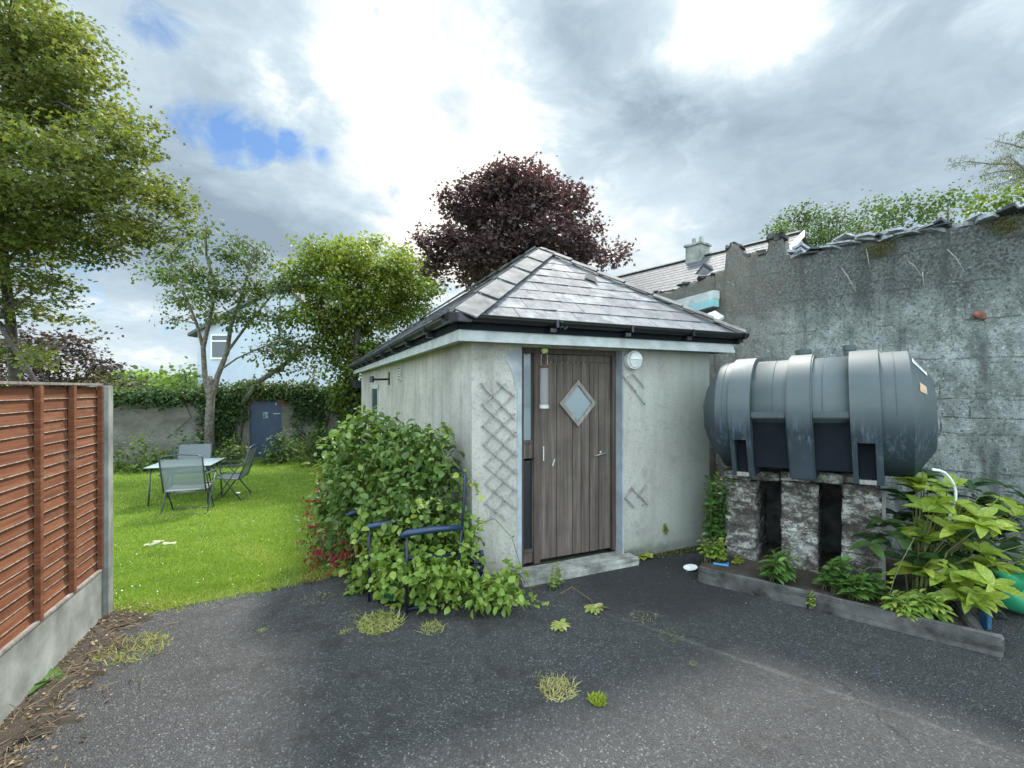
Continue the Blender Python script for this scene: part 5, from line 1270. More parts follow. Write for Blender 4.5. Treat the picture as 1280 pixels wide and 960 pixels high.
shrub('bramble', 'fresh light green bramble shoots sprawling low over the tarmac by the blue chairs', 'bramble', lo(BL2, 4.0, .8), 400, 7, .075, .056, T_BROAD, M['bramble_young'], mstem='stem', tsh=-.12)
# long whip shoots with a few leaves
def vine(label, pts, name='bramble_shoot', leaf=.045, n=12, mat='bramble_young', grp='single trailing bramble shoots'):
    t = thing(name, pts[0], label, 'shoot', grp); mb = MB(); mb.tube(pts, list(np.linspace(.0045, .0018, len(pts))), 6); mb.build('stem', M['stem'], t, smooth=True)
    pts = np.array(pts); k = rng.uniform(.15, 1, n)*(len(pts)-1); i = np.minimum(k.astype(int), len(pts)-2); P = pts[i]+(pts[i+1]-pts[i])*(k-i)[:, None]
    scatter('leaves', P, rdir(n, .1, .6), rdir(n, .9)+np.array([0, -.4, 0]), leaf*rng.uniform(.6, 1.2, n), T_BROAD, M[mat], t)
vine('bramble shoot arching down from the wall corner to the door step', [W(598, 655, 3.85), W(618, 648, 3.8), W(640, 672, 3.75), W(652, 712, 3.72), W(668, 748, 3.68), W(684, 757, 3.62)], n=9)
vine('bramble shoot climbing the wall left of the trellis', [W(565, 600, 3.95), W(552, 560, 4.0), W(548, 535, 4.02), W(560, 545, 3.95), W(572, 555, 3.9)], n=10)
vine('bramble shoot rising in front of the render below the trellis', [W(585, 690, 3.82), W(592, 665, 3.8), W(600, 650, 3.8), W(604, 660, 3.78)], n=11)
for sh_i, (lab, pts_) in enumerate((
    ('tall bramble shoot standing up from the top of the bramble mound', [(470, 550, 4.5), (462, 525, 4.5), (455, 508, 4.48)]),
    ('bramble shoot nodding off the upper right of the bramble towards the trellis', [(520, 560, 4.15), (538, 540, 4.1), (556, 532, 4.05), (566, 545, 4.0)]),
    ('pale bramble shoot reaching left over the lawn from the upper bramble', [(440, 560, 4.8), (420, 545, 4.85), (402, 548, 4.9), (392, 560, 4.9)]),
    ('bramble shoot arching between the top of the bramble and the side window', [(455, 545, 4.6), (438, 528, 4.75), (426, 532, 4.8)]),
    ('bramble shoot arching over the near blue armrest', [(560, 640, 3.75), (545, 622, 3.6), (525, 630, 3.5), (512, 650, 3.45)]),
    ('leafy bramble runner lying on the tarmac below the step', [(600, 735, 3.7), (625, 742, 3.6), (650, 752, 3.5), (668, 758, 3.45)]),
    ('bramble runner trailing over the left chair arm', [(470, 620, 4.0), (455, 632, 3.85), (446, 655, 3.8), (440, 680, 3.8)]),
    ('leafy bramble shoot poking out beside the chair back hoop', [(560, 600, 3.9), (578, 590, 3.85), (592, 600, 3.8), (598, 618, 3.78)]))):
    vine(lab, [W(*p) for p in pts_], n=16, leaf=.06, mat='bramble' if sh_i < 4 else 'bramble_young')
# red flowering shrub at the lawn side
FL = [(415, 640, 26, 30, .6), (400, 660, 22, 24, .55), (430, 680, 26, 26, .3), (392, 690, 14, 10, .45), (445, 700, 26, 24, .1), (412, 690, 20, 16, .35), (420, 600, 22, 22, .75), (405, 625, 18, 20, .7)]
fu = shrub('fuchsia', 'red flowering fuchsia bush on the lawn side of the bramble', 'bush', lo(FL, 4.25), 330, 6, .07, .045, T_LEAF, M['bramble'], mstem='cane', tsh=.1)
c = lobe_points([l for l in lo(FL, 4.25)], 260, .8); n = len(c); c = c-np.array([.03, .06, 0])
P, D_, N_, ti = clump_leaves(c[rng.random(n) < .85], 4, .035); D_ = norm(D_*.4+np.array([0, 0, -1]))
scatter('flowers', P, D_, N_, .028, T_LEAF, M['red_flower'], fu, ti, kind='stuff')
c = W(438, 688, 4.18)+rng.normal(size=(22, 3))*np.array([.08, .05, .06]); P, D_, N_, ti = clump_leaves(c, 6, .03); scatter('flower_cluster', P, D_, N_, .028, T_LEAF, M['red_flower'], fu, ti-.1, kind='stuff')
n = 800; px = rng.uniform(378, 470, n); py = rng.uniform(690, 730, n); P = np.array([G(a, b_, -.0) for a, b_ in zip(px, py)]); P = P[P[:, 1] > edge_y(P[:, 0])-.12]; P[:, 2] = height(P[:, 0], P[:, 1])+.02
scatter('fallen_petals', P, rdir(len(P), 0, .3), rdir(len(P), 1), rng.uniform(.012, .035, len(P)), T_DIAMOND, M['red_leaf'], kind='stuff', label='red and yellow fallen petals and weeds at the lawn edge by the fuchsia')

# ---------------------------------------------------------------- planting in the bed
NG = 'clumps of weeds growing in the planting bed'
def herb(label, spots, hgt, leaf, mat, tmpl=T_LEAF, grp=NG, name='weed_clump', per=14, cat='plant', D=None):
    b0 = np.array(spots[0]); t = thing(name, b0, label, cat, grp); mb = MB(); PP, DD, NN, SS = [], [], [], []
    for b_ in spots:
        b_ = np.array(b_, float); h = hgt*random.uniform(.7, 1.15); ln = np.array([random.uniform(-.25, .25), random.uniform(-.3, .1), 1]); ln /= np.linalg.norm(ln)
        top = b_+ln*h; mb.tube([b_, (b_+top)/2+np.array([random.uniform(-.02, .02), 0, 0]), top], [.004, .003, .0015], 5)
        for i in range(per):
            f = .25+.75*i/per; a = i*2.4+random.uniform(-.3, .3); p = b_+(top-b_)*f
            PP.append(p); DD.append((math.cos(a), math.sin(a), .25-.3*(1-f)+(.8 if i > per-3 else 0))); NN.append((0, 0, 1)); SS.append(leaf*(1.15-.5*f)*random.uniform(.8, 1.2))
    mb.build('stems', M['stem'], t, fixn=False); scatter('leaves', np.array(PP), np.array(DD), np.array(NN)+rng.normal(0, .2, (len(PP), 3)), np.array(SS), tmpl, M[mat], t)
    return t
def around(px, py, D, n, sx=.08, sy=.06, z=.08):
    c = W(px, py, D); return [(c[0]+random.uniform(-sx, sx), c[1]+random.uniform(-sy, sy), z) for _ in range(n)]
herb('tall climbing green plant between the outbuilding wall and the left pier', around(893, 700, 4.75, 16, .05, .1), .78, .09, 'nettle', T_LEAF, per=26)
herb('bushy pale green weed at the left end of the planting bed', around(892, 700, 4.45, 14, .09, .05), .24, .06, 'bramble_young', T_BROAD)
herb('long leaved weed in front of the left opening between the piers', around(968, 730, 4.0, 9, .08, .06), .26, .12, 'nettle', T_LONG)
herb('green nettle clump in front of the right opening between the piers', around(1042, 748, 3.78, 12, .08, .05), .27, .09, 'nettle', T_LEAF)
herb('green nettle clump leaning over the kerb before the right pier', around(1080, 755, 3.62, 13, .12, .05), .22, .09, 'nettle', T_LEAF)
herb('low bindweed spilling over the kerb left of the laurel', around(1145, 775, 3.36, 22, .16, .05, .08), .16, .085, 'bramble_young', T_LONG)
herb('small yellow green weed in the kerb joint', [tuple(KM+np.array([.0+.01*i, -.02, .01])) for i in range(4)], .14, .03, 'bramble_young')
herb('yellow green moss tuft at the foot of the left pier', around(921, 700, 4.4, 10, .04, .03), .06, .03, 'moss')
# spotted laurel
lau = thing('laurel', np.array([3.25, 3.55, .08]), 'large glossy yellow green laurel with long pointed leaves beside the tank', 'laurel')
LL = lo([(1180, 640, 45, 40, .15), (1235, 650, 45, 45, .1), (1150, 690, 40, 45, .05), (1210, 700, 50, 45, -.05), (1270, 640, 40, 40, .15), (1160, 640, 30, 35, .2), (1232, 735, 34, 26, -.04), (1205, 712, 40, 30, -.02), (1185, 740, 28, 20, -.02), (1170, 600, 26, 16, .25), (1290, 700, 30, 50, .1)], 3.42, .8)
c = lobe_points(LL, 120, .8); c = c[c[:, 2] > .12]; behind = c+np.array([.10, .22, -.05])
hub = np.array([3.25, 3.7, .25])
def rosettes(c, per, ln, name, mat, up=.35):
    n = len(c)*per; cc = np.repeat(c, per, 0); an = np.tile(np.arange(per)*2*math.pi/per, len(c))+np.repeat(rng.uniform(0, 6, len(c)), per)+rng.normal(0, .25, n)
    out = norm(cc-hub)*.55; D_ = np.stack([np.cos(an), np.sin(an), rng.uniform(-.10, up+.35, n)], 1)+out*.8; N_ = np.array([0, 0, 1.0])+out*.8+rng.normal(0, .15, (n, 3))
    N_ = norm(N_)+np.array([-.1, -.35, .2]); ti = np.repeat(rng.normal(.5, .2, len(c)), per)+rng.normal(0, .12, n)
    k = rng.random(n) < .5; sz_l = ln*rng.uniform(.5, 1.2, n)
    scatter(name, cc[k], D_[k], N_[k], sz_l[k], T_LAUREL, M[mat], lau, ti[k]); return scatter(name, cc[~k], D_[~k], N_[~k], sz_l[~k], T_LAUREL2, M[mat], lau, ti[~k])
sel = rng.random(len(c)) < .36
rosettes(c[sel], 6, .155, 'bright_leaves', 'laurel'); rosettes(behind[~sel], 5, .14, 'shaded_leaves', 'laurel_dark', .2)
mb = MB()
for p in c[::2]: mb.tube([hub*np.array([1, 1, .3])+np.array([(p[0]-hub[0])*.3, (p[1]-hub[1])*.3, 0]), (hub+p)/2, p], [.010, .007, .004], 5, False)
mb.build('branches', M['stem'], lau, fixn=False)
vine('slender pale shoot rising from the kerb through the laurel', [W(1110, 752, 3.45), W(1117, 725, 3.42), W(1128, 700, 3.4), W(1143, 672, 3.38)], n=3, mat='laurel', grp='single trailing bramble shoots')

# ---------------------------------------------------------------- weeds on the tarmac
WG = 'small weeds growing through the tarmac'
def tuft(label, px, py, r, h, n, mat='weed_grass', lean=.9, name='grass_tuft', tint=None, zz=0.0, w=.10):
    c = G(px, py); t = thing(name, c, label, 'weed', WG); a = rng.uniform(0, 6.28, n); rr_ = r*np.sqrt(rng.random(n)); P = c+np.stack([np.cos(a)*rr_, np.sin(a)*rr_, np.zeros(n)+zz], 1)
    blades('blades', P, h*rng.uniform(.5, 1.2, n), M[mat], t, lean, w, tint)
tuft('yellow green grass tuft in front of the bramble and blue chairs', 474, 780, .16, .07, 520, lean=1.3)
tuft('small straw coloured tuft with a green dot of moss right of the bramble tuft', 540, 786, .09, .045, 150, lean=1.3)
tuft('flat straw coloured grass rosette in the middle of the tarmac', 697, 862, .11, .055, 300, tint=rng.uniform(.6, 1, 300), lean=1.3)
tuft('bright yellow green cushion of moss in the middle of the tarmac', 747, 876, .048, .032, 420, 'moss', .8, 'moss_cushion', w=.2)
tuft('long yellow green grass tuft on the tarmac by the fence post', 168, 812, .20, .055, 420, lean=1.2)
tuft('thin straggly weed at the left of the tarmac edge', 395, 748, .13, .03, 90, lean=1.3)
tuft('thin weed below the fuchsia on the tarmac', 440, 768, .08, .03, 60, lean=1.3)
tuft('low weed left of the bramble tuft', 432, 790, .05, .03, 50, lean=1.3)
tuft('sparse mossy weed on the seam right of the door', 806, 772, .12, .025, 90, lean=1.3, tint=rng.uniform(.4, .9, 90))
tuft('brownish mossy weed along the tarmac seam', 838, 794, .10, .02, 120, 'moss', 1.2, tint=rng.uniform(0, .4, 120))
tuft('tiny green weed out on the right of the tarmac', 866, 830, .03, .02, 30)
tuft('small green weed at the left of the tarmac', 328, 788, .03, .03, 30, lean=1.2)
tuft('faint weed above the flat rosette', 673, 845, .04, .02, 40, lean=1.3)
def rosette(label, px, py, r, n, mat='bramble_young', z=.01, tl=T_LONG):
    c = G(px, py); t = thing('rosette_weed', c, label, 'weed', WG); a = np.arange(n)*2.4; P = np.repeat([c+Z3*z], n, 0)
    scatter('leaves', P, np.stack([np.cos(a), np.sin(a), rng.uniform(.1, .5, n)], 1), np.tile([0, 0, 1.0], (n, 1))+rng.normal(0, .15, (n, 3)), r*rng.uniform(.6, 1.1, n), tl, M[mat], t)
rosette('pale green rosette weed alone on the tarmac before the door', 700, 783, .09, 16, 'weed_grass')
rosette('leafy pale rosette weed at the end of a dry runner before the step', 744, 762, .10, 18, 'weed_grass', tl=T_LONG)
rosette('broad leaved dock weed at the foot of the gravel board', 66, 852, .17, 11, 'nettle', tl=T_LONG)
rosette('mossy green weed at the foot of the wall right of the step', 802, 694, .16, 22, 'moss', tl=T_LEAF)
herb('upright yellow green weed growing from the door step', [tuple(G(692, 738)+np.array([.03*i-.03, .02*i, 0])) for i in range(4)], .20, .045, 'bramble_young', grp=WG)
herb('small weed growing on the wall face between trellis remnant and corner', [tuple(S(SW(831, 668)[0], -.01, SW(831, 668)[1])+np.array([.004*i, 0, 0])) for i in range(3)], .11, .035, 'moss', grp=WG)
mb = MB(); mb.tube([G(700, 745)+Z3*.02, G(715, 738)+Z3*.03, G(738, 752)+Z3*.015], .003, 5); mb.tube([G(738, 752)+Z3*.01, G(752, 770)+Z3*.01], .0025, 5); tag(mb.build('dry_runner', M['cane']), 'thin dry runner stem on the tarmac between step and rosette', 'stem')
# moss line along the wall foot
n = 2600; s0 = rng.uniform(oR+.1, 2.75, n); P = np.array([S(a, -abs(rng.normal(0, .045)), .006) for a in s0]); P = P[(np.sin(s0*6)+rng.normal(0, .6, n)) > .1]
scatter('moss', P, rdir(len(P), .5), rdir(len(P)), rng.uniform(.008, .022, len(P)), T_DIAMOND, leafmat('wall_foot_moss', (.03, .035, .012), (.08, .085, .02), (.16, .16, .03), .1, .9), kind='stuff', label='dark moss and debris along the foot of the front wall')

# ---------------------------------------------------------------- trees
# big sycamore overhanging from the left
b0 = np.array([(22-640)/F*8.2, 8.2, -.35])
SY = [(10, 30, 75, 55), (60, 60, 62, 55), (95, 95, 32, 26), (20, 130, 80, 50), (85, 145, 60, 32), (140, 165, 40, 15), (60, 200, 90, 42), (140, 215, 62, 28), (195, 250, 30, 14), (95, 255, 90, 34), (170, 285, 55, 18),
      (10, 250, 70, 50), (55, 300, 70, 24), (110, 308, 40, 14), (-30, 100, 80, 90), (-40, 220, 80, 90), (218, 266, 16, 8), (-30, 330, 70, 50), (180, 160, 24, 10)]
tr = tree('sycamore_tree', 'large yellow green sycamore overhanging from the upper left behind the fence', 'tree', b0, [b0, b0+np.array([0, 0, 1.5]), W(15, 420, 8.2), W(5, 330, 8.0), W(0, 240, 7.8), W(10, 150, 7.6), W(20, 60, 7.5)], .09,
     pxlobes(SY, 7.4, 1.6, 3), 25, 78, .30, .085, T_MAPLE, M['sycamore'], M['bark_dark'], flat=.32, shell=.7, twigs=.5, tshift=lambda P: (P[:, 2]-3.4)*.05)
b0 = np.array([-7.3, 7.4, -.3]); SY2 = [(30, 345, 42, 14), (70, 352, 34, 11), (15, 385, 45, 16), (60, 395, 40, 10), (90, 372, 14, 8), (20, 440, 42, 13), (45, 448, 34, 10)]
tree('sycamore_branch', 'young sycamore with drooping lower sprays just above the fence', 'tree', b0, [b0, b0+np.array([0, 0, 1.6]), W(-5, 400, 7.6)], .06, pxlobes(SY2, 7.6, .8, 5), 22, 26, .22, .095, T_MAPLE, M['sycamore'], M['bark_dark'], flat=.4, shell=.5, twigs=.5)
b0 = np.array([(25-640)/F*13, 13, -.5]); PL = [(10, 425, 40, 20), (60, 430, 40, 22), (100, 440, 28, 17), (60, 458, 50, 18), (120, 460, 22, 11), (142, 456, 12, 5), (95, 420, 24, 8), (20, 465, 45, 16), (-30, 440, 40, 40), (90, 478, 60, 12)]
tree('plum_tree', 'dark purple leaved tree low behind the fence at the left', 'tree', b0, [b0, b0+np.array([0, 0, 2.0]), W(25, 455, 13)], .13, pxlobes(PL, 13, 2, 6), 12, 34, .34, .13, T_MAPLE, M['plum'], M['bark_dark'], flat=.45, shell=.5, twigs=.4)
# copper tree behind the roof
b0 = np.array([.2, 17.5, -.3]); CT = [(640, 240, 46, 24), (594, 240, 14, 13), (700, 246, 28, 22), (578, 262, 20, 24), (640, 262, 62, 34), (712, 268, 20, 24), (560, 300, 28, 22), (620, 300, 66, 34), (690, 300, 42, 30), (735, 315, 22, 14), (768, 318, 16, 8), (537, 330, 16, 10), (590, 335, 60, 22), (660, 340, 60, 25), (622, 220, 13, 11), (712, 330, 26, 12), (658, 222, 22, 11), (704, 232, 13, 9), (725, 250, 12, 10), (733, 285, 14, 8)]
tree('copper_beech', 'tall dark copper purple tree rising behind the slate roof', 'tree', b0, [b0, b0+np.array([0, 0, 3]), W(640, 330, 17.5), W(640, 280, 17.5), W(638, 240, 17.5)], .28, pxlobes(CT, 17.5, 3, 7), 7.5, 120, .40, .17, T_MAPLE, M['copper'], M['bark_dark'], flat=.62, shell=.72, twigs=.6,
     tshift=lambda P: np.clip(rng.normal(0, .1, len(P)), -.2, .2))
# lime green tree by the long wall
b0 = np.array([(440-640)/F*13.3, 13.3, -.45]); LT = [(400, 335, 38, 24), (440, 328, 36, 24), (482, 335, 36, 26), (515, 350, 26, 24), (380, 358, 24, 18), (430, 365, 50, 30), (490, 375, 46, 32), (400, 400, 34, 24), (455, 410, 44, 34), (420, 440, 26, 26), (452, 455, 28, 34), (430, 490, 16, 26), (386, 308, 12, 14), (470, 300, 12, 13), (440, 312, 18, 10), (500, 320, 18, 12), (535, 355, 14, 14), (404, 318, 16, 12), (440, 495, 20, 30)]
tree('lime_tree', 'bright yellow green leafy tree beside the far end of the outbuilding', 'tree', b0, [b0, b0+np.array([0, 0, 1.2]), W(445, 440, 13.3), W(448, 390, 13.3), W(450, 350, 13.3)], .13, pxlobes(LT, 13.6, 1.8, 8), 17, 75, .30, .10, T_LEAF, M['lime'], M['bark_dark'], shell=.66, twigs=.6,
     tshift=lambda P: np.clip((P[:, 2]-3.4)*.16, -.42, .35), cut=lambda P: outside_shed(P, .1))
# old apple tree, sparse
b0 = np.array([(262-640)/F*13.4, 13.4, -.45]); AP = [(215, 320, 22, 16), (235, 300, 16, 14), (258, 290, 10, 12), (210, 345, 30, 14), (245, 340, 32, 20), (290, 320, 26, 18), (320, 322, 24, 18), (270, 365, 40, 18), (320, 360, 34, 22), (228, 375, 28, 14), (350, 360, 20, 20), (310, 398, 36, 14), (262, 395, 20, 8), (345, 395, 24, 16), (215, 400, 12, 8), (298, 300, 14, 10), (355, 425, 24, 16), (370, 440, 18, 14), (330, 440, 22, 12)]
apt = tree('apple_tree', 'old sparse apple tree with two grey stems in front of the white house', 'tree', b0, [b0, W(262, 520, 13.4), W(264, 490, 13.4), W(262, 470, 13.4)], .15, pxlobes(AP, 13.4, 2.0, 9), 30, 16, .26, .10, T_LEAF, M['apple'], M['bark'], shell=.3, limbs=False)
mb = MB()
st1 = [W(262, 500, 13.4), W(256, 468, 13.4), W(254, 435, 13.4), W(262, 400, 13.3), W(270, 360, 13.2), W(258, 320, 13.1), W(256, 288, 13.1)]
st2 = [W(264, 500, 13.4), W(272, 470, 13.5), W(284, 440, 13.6), W(288, 410, 13.6), W(300, 375, 13.7), W(312, 335, 13.7), W(318, 310, 13.7)]
st3 = [W(254, 435, 13.4), W(246, 405, 13.2), W(232, 370, 13.0), W(216, 340, 12.9), W(212, 318, 12.9)]
st4 = [W(284, 440, 13.6), W(310, 405, 13.7), W(335, 375, 13.8), W(352, 355, 13.8)]; st5 = [W(276, 462, 13.5), W(296, 448, 13.4), W(318, 438, 13.3), W(350, 425, 13.3), W(372, 436, 13.3)]
for st_, r0 in ((st1, .085), (st2, .085), (st3, .05), (st4, .045), (st5, .03)): mb.tube(st_, list(np.linspace(r0, r0*.3, len(st_))), 8, False)
allp = np.array(st1+st2+st3+st4+st5)
for l in pxlobes(AP, 13.4, 2.0, 9):
    c = np.array(l[0]); a = allp[np.argmin(np.linalg.norm(allp-c-np.array([0, 0, -.2]), axis=1))]
    mb.tube([a, (a+c)/2+np.array([0, 0, .05]), c], [.028, .02, .012], 5, False)
    for k in range(12):
        p = c+rdir(1, .25)[0]*np.array(l[1])*random.uniform(.6, 1.15); mb.tube([c, (c+p)/2+np.array([0, 0, .04]), p], [.011, .008, .004], 4, False)
mb.build('limbs', M['bark'], apt, smooth=True, fixn=False)
# leaning ivy clad tree
b0 = np.array([(296-640)/F*14.2, 14.2, -.4]); st_ = [b0, W(302, 505, 14.2), W(322, 478, 14.1), W(345, 463, 14.0), (W(366, 448, 13.9)), W(380, 430, 13.8)]
tree('leaning_tree', 'ivy clad tree leaning right over the garden wall by the blue door', 'tree', b0, st_, .10, pxlobes([(322, 478, 12, 7), (345, 464, 18, 9), (370, 445, 18, 12), (385, 425, 16, 12), (375, 460, 18, 10), (356, 440, 16, 10), (395, 470, 16, 8)], 14.0, .6, 4), 26, 12, .22, .10, T_LEAF, M['apple'], M['bark'], shell=.4)
# trees beyond the block wall
TG = 'trees beyond the block wall'
def far_tree(label, D, lst, px, mat='far_leaf', dens=11, per=60, cr=.38, leaf=.12, name='deciduous_tree', shell=.5, flat=.8):
    b0 = np.array([(px-640)/F*D, D, -.3]); t3 = [b0, b0+np.array([0, 0, 2.5]), W(px, lst[0][1]+25, D), W(px, lst[0][1], D)]
    tree(name, label, 'tree', b0, t3, .06, pxlobes(lst, D, D*.08, int(px)), dens, per, cr, leaf, T_LEAF, M[mat], M['bark'], shell=shell, group=TG, flat=flat, twigs=.6)
far_tree('dense mid green tree beyond the wall just right of the cream gable', 21, [(990, 282, 16, 14), (1012, 272, 13, 13), (972, 292, 12, 10), (1026, 284, 10, 14), (1000, 303, 36, 10)], 1000)
far_tree('thin pointed green tree second from the cream gable', 20, [(1046, 268, 5, 12), (1050, 285, 9, 12), (1042, 298, 12, 8)], 1046, dens=7)
far_tree('airy green tree in the middle of the row beyond the wall', 19, [(1073, 270, 8, 14), (1092, 262, 8, 13), (1084, 288, 18, 8), (1066, 288, 7, 10)], 1080, dens=7, per=50)
far_tree('feathery sparse tree beyond the wall with open crown', 18, [(1116, 262, 7, 13), (1138, 252, 8, 14), (1130, 278, 20, 7), (1104, 272, 6, 10), (1154, 264, 8, 10)], 1128, dens=6, per=44, leaf=.13)
far_tree('tallest feathery tree of the row beyond the wall', 17, [(1174, 254, 8, 13), (1196, 243, 7, 13), (1190, 266, 20, 7), (1216, 257, 9, 8), (1164, 270, 8, 7)], 1185, dens=6, per=40, leaf=.12)
far_tree('bright green tree at the right edge beyond the wall', 10, [(1275, 225, 22, 14), (1262, 242, 18, 10), (1290, 240, 24, 16), (1240, 256, 16, 7)], 1285, 'lime', dens=16, per=24, cr=.25, leaf=.10)
# drooping grey feathery branch top right
b0 = np.array([6.9, 4.9, 0.]); b0 = np.array([(1345-640)/F*7.0, 7.0, -.3])
t = thing('feathery_tree', b0, 'grey feathery branches reaching in from the upper right corner', 'tree'); mb = MB()
root = W(1345, 260, 7.0); mb.tube([b0, b0+np.array([0, 0, 2]), root, W(1350, 150, 7.0)], [.10, .09, .06, .03], 8); cl = []
for tips in ([(1300, 215), (1270, 205), (1240, 205), (1212, 202), (1190, 204)], [(1300, 200), (1280, 185), (1262, 180), (1244, 176)], [(1300, 225), (1275, 222), (1255, 228), (1240, 235)], [(1310, 190), (1290, 178), (1278, 172)], [(1300, 215), (1270, 212), (1245, 215), (1225, 220)], [(1310, 240), (1285, 215), (1262, 196), (1250, 200)], [(1320, 170), (1300, 160), (1285, 168)], [(1305, 205), (1285, 208), (1262, 214)]):
    p = [root]+[W(a, b_, 7.0+random.uniform(-.3, .3)) for a, b_ in tips]; mb.tube(p, list(np.linspace(.02, .003, len(p))), 5, False)
    for a, b_ in zip(p[1:-1], p[2:]):
        for f in np.linspace(0, 1, 5):
            q = a+(b_-a)*f; d = norm(b_-a)
            for k in range(4): e_ = q+d*.05+rdir(1, -.2)[0]*random.uniform(.05, .13); mb.tube([q, e_], [.002, .0012], 3, False); cl.append(e_)
mb.build('trunk', M['bark'], t, fixn=False); P, D_, N_, ti = clump_leaves(np.array(cl), 7, .035); scatter('crown', P, D_, N_, .028, T_LONG, M['grey_leaf'], t, ti)
# hedge and small trees beyond the garden wall
def far_row(name, label, D, lst, mat, leaf, cr, dens=2.2, per=22, cat='hedge'):
    L = pxlobes(lst, D, 1, 2); b0 = np.array([L[0][0][0], D, -.4]); t = thing(name, b0, label, cat); c = lobe_points(L, dens, .6); P, D_, N_, ti = clump_leaves(c, per, cr, .8)
    mb = MB()
    for l in L: c_ = np.array(l[0]); mb.tube([(c_[0], c_[1], -.4), (c_[0], c_[1], c_[2])], [.12, .05], 6)
    mb.build('stems', M['bark_dark'], t); scatter('foliage', P, D_, N_, leaf, T_LEAF, M[mat], t, ti)
far_row('garden_hedge', 'bright green overgrown hedge just beyond the left of the garden wall', 17.5, [(130+i*14, 503+2*math.sin(i), 12, 7) for i in range(10)], 'hedge', .13, .3, 12, 24)
far_row('small_tree', 'yellowish green tree beyond the garden wall left of the white house', 26, [(215, 478, 16, 14), (232, 470, 16, 14), (240, 482, 14, 12), (225, 490, 24, 10)], 'hedge', .22, .5, 4, 24, 'tree')
far_row('field_trees', 'blue green tree line on the rise at the far left horizon', 75, [(125+i*12, 478+3*math.sin(i*1.7), 11, 8) for i in range(11)], 'far_leaf', .9, 1.6, .35, 22, 'trees')
far_row('field_hedge', 'grey green hedge line across the field beyond the garden wall', 48, [(120+i*14, 487+1.5*math.sin(i*2.3), 12, 6) for i in range(11)], 'far_leaf', .6, 1.1, .8, 22)
# ---------------------------------------------------------------- houses
hw_ = thing('white_house', np.array([(330-640)/F*27, 27, -.6]), 'white rendered house with upstairs window beyond the garden wall', 'house')
D = 27.0; xl, xr = (247-640)/F*D, (425-640)/F*D; ze = CH+(486-415)/F*D; xm = (xl+xr)/2+.8; zr = ze+2.6
mb = MB(); mb.prism([(xl, D, -.6), (xr, D, -.6), (xr, D, ze), (xm, D, zr), (xl, D, ze)], (-.6, 9, 0)); mb.build('wall', M['house_white'], hw_)
mb = MB()
for a, b_ in (((xl-.35, ze-.33), (xm, zr+.05)), ((xm, zr+.05), (xr+.35, ze-.33))):
    mb.prism([(a[0], D-.35, a[1]+.05), (b_[0], D-.35, b_[1]+.05), (b_[0], D-.35, b_[1]+.22), (a[0], D-.35, a[1]+.22)], (-.6, 9.7, 0))
mb.build('roof', M['slate'], hw_)
wx0, wx1 = (264-640)/F*D, (286-640)/F*D; wz0, wz1 = CH+(486-447)/F*D, CH+(486-418)/F*D
mb = MB(); mb.abox(wx0, wx1, D-.07, D-.001, wz0-.1, wz0); mb.abox(wx0, wx1, D-.05, D-.001, wz1-.08, wz1); mb.abox(wx0, wx0+.07, D-.05, D-.001, wz0, wz1-.08); mb.abox(wx1-.07, wx1, D-.05, D-.001, wz0, wz1-.08); mb.abox(wx0+.07, wx1-.07, D-.05, D-.001, (wz0+wz1)/2+.25, (wz0+wz1)/2+.33)
w = mb.build('window', M['white'], hw_); mb = MB(); mb.abox(wx0+.07, wx1-.07, D-.02, D-.001, wz0, wz1-.08); mb.build('pane', M['glass_dark'], w)
# slate house behind the wall: long ridge, cream gable to the right, chimney
D1, D2 = 14.0, 20.2
hr = [W(1000, 292, D1), W(755, 350, D2)]; gz_ = hr[0][2]; 
hdir = norm(hr[1]*np.array([1, 1, 0])-hr[0]*np.array([1, 1, 0])); hn = np.array([-hdir[1], hdir[0], 0]); hn = hn if hn[1] < 0 else -hn
r0 = hr[0]; r1 = r0+hdir*np.linalg.norm((hr[1]-r0)[:2]); r1[2] = r0[2]
wd = 3.6; ed_ = 2.3
h2 = thing('slate_house', np.array([r0[0], r0[1], -.3])+hdir*5, 'cream house with long grey slate roof and chimney beyond the rubble wall', 'house')
mb = MB(); mb.add([r0+hn*wd-Z3*ed_, r0-hn*wd-Z3*ed_, r0-Z3*.08, r0+hn*wd-Z3*(r0[2]+.3), r0-hn*wd-Z3*(r0[2]+.3), r1+hn*wd-Z3*ed_, r1-hn*wd-Z3*ed_, r1-Z3*.08, r1+hn*wd-Z3*(r0[2]+.3), r1-hn*wd-Z3*(r0[2]+.3)],
    [(3, 4, 1, 2, 0), (8, 5, 7, 6, 9), (0, 5, 8, 3), (1, 4, 9, 6)]); mb.build('wall', M['house_cream'], h2)
mb = MB()
for sg_ in (1, -1):
    up_ = norm(-hn*sg_*wd+Z3*ed_); Lr = math.hypot(wd+.3, ed_*(wd+.3)/wd); nr_ = norm(np.cross(hdir, up_)); nr_ = nr_ if nr_[2] > 0 else -nr_
    for k in range(16):
        a = r0-up_*(Lr*(k+1)/16)-hdir*.1; b_ = r0-up_*(Lr*k/16)-hdir*.1; Lh = np.linalg.norm(r1-r0)+.2
        mb.prism([a+nr_*.016, b_+nr_*.008, b_-nr_*.01, a-nr_*.002], hdir*Lh)
mb.build('roof', M['slate'], h2)
mb = MB(); mb.prism([r0+norm(-hn*wd+Z3*ed_)*0+hn*.1+Z3*.03, r0-hn*.1+Z3*.03, r0+Z3*.1], hdir*np.linalg.norm(r1-r0)); mb.build('ridge_tiles', M['ridge'], h2)
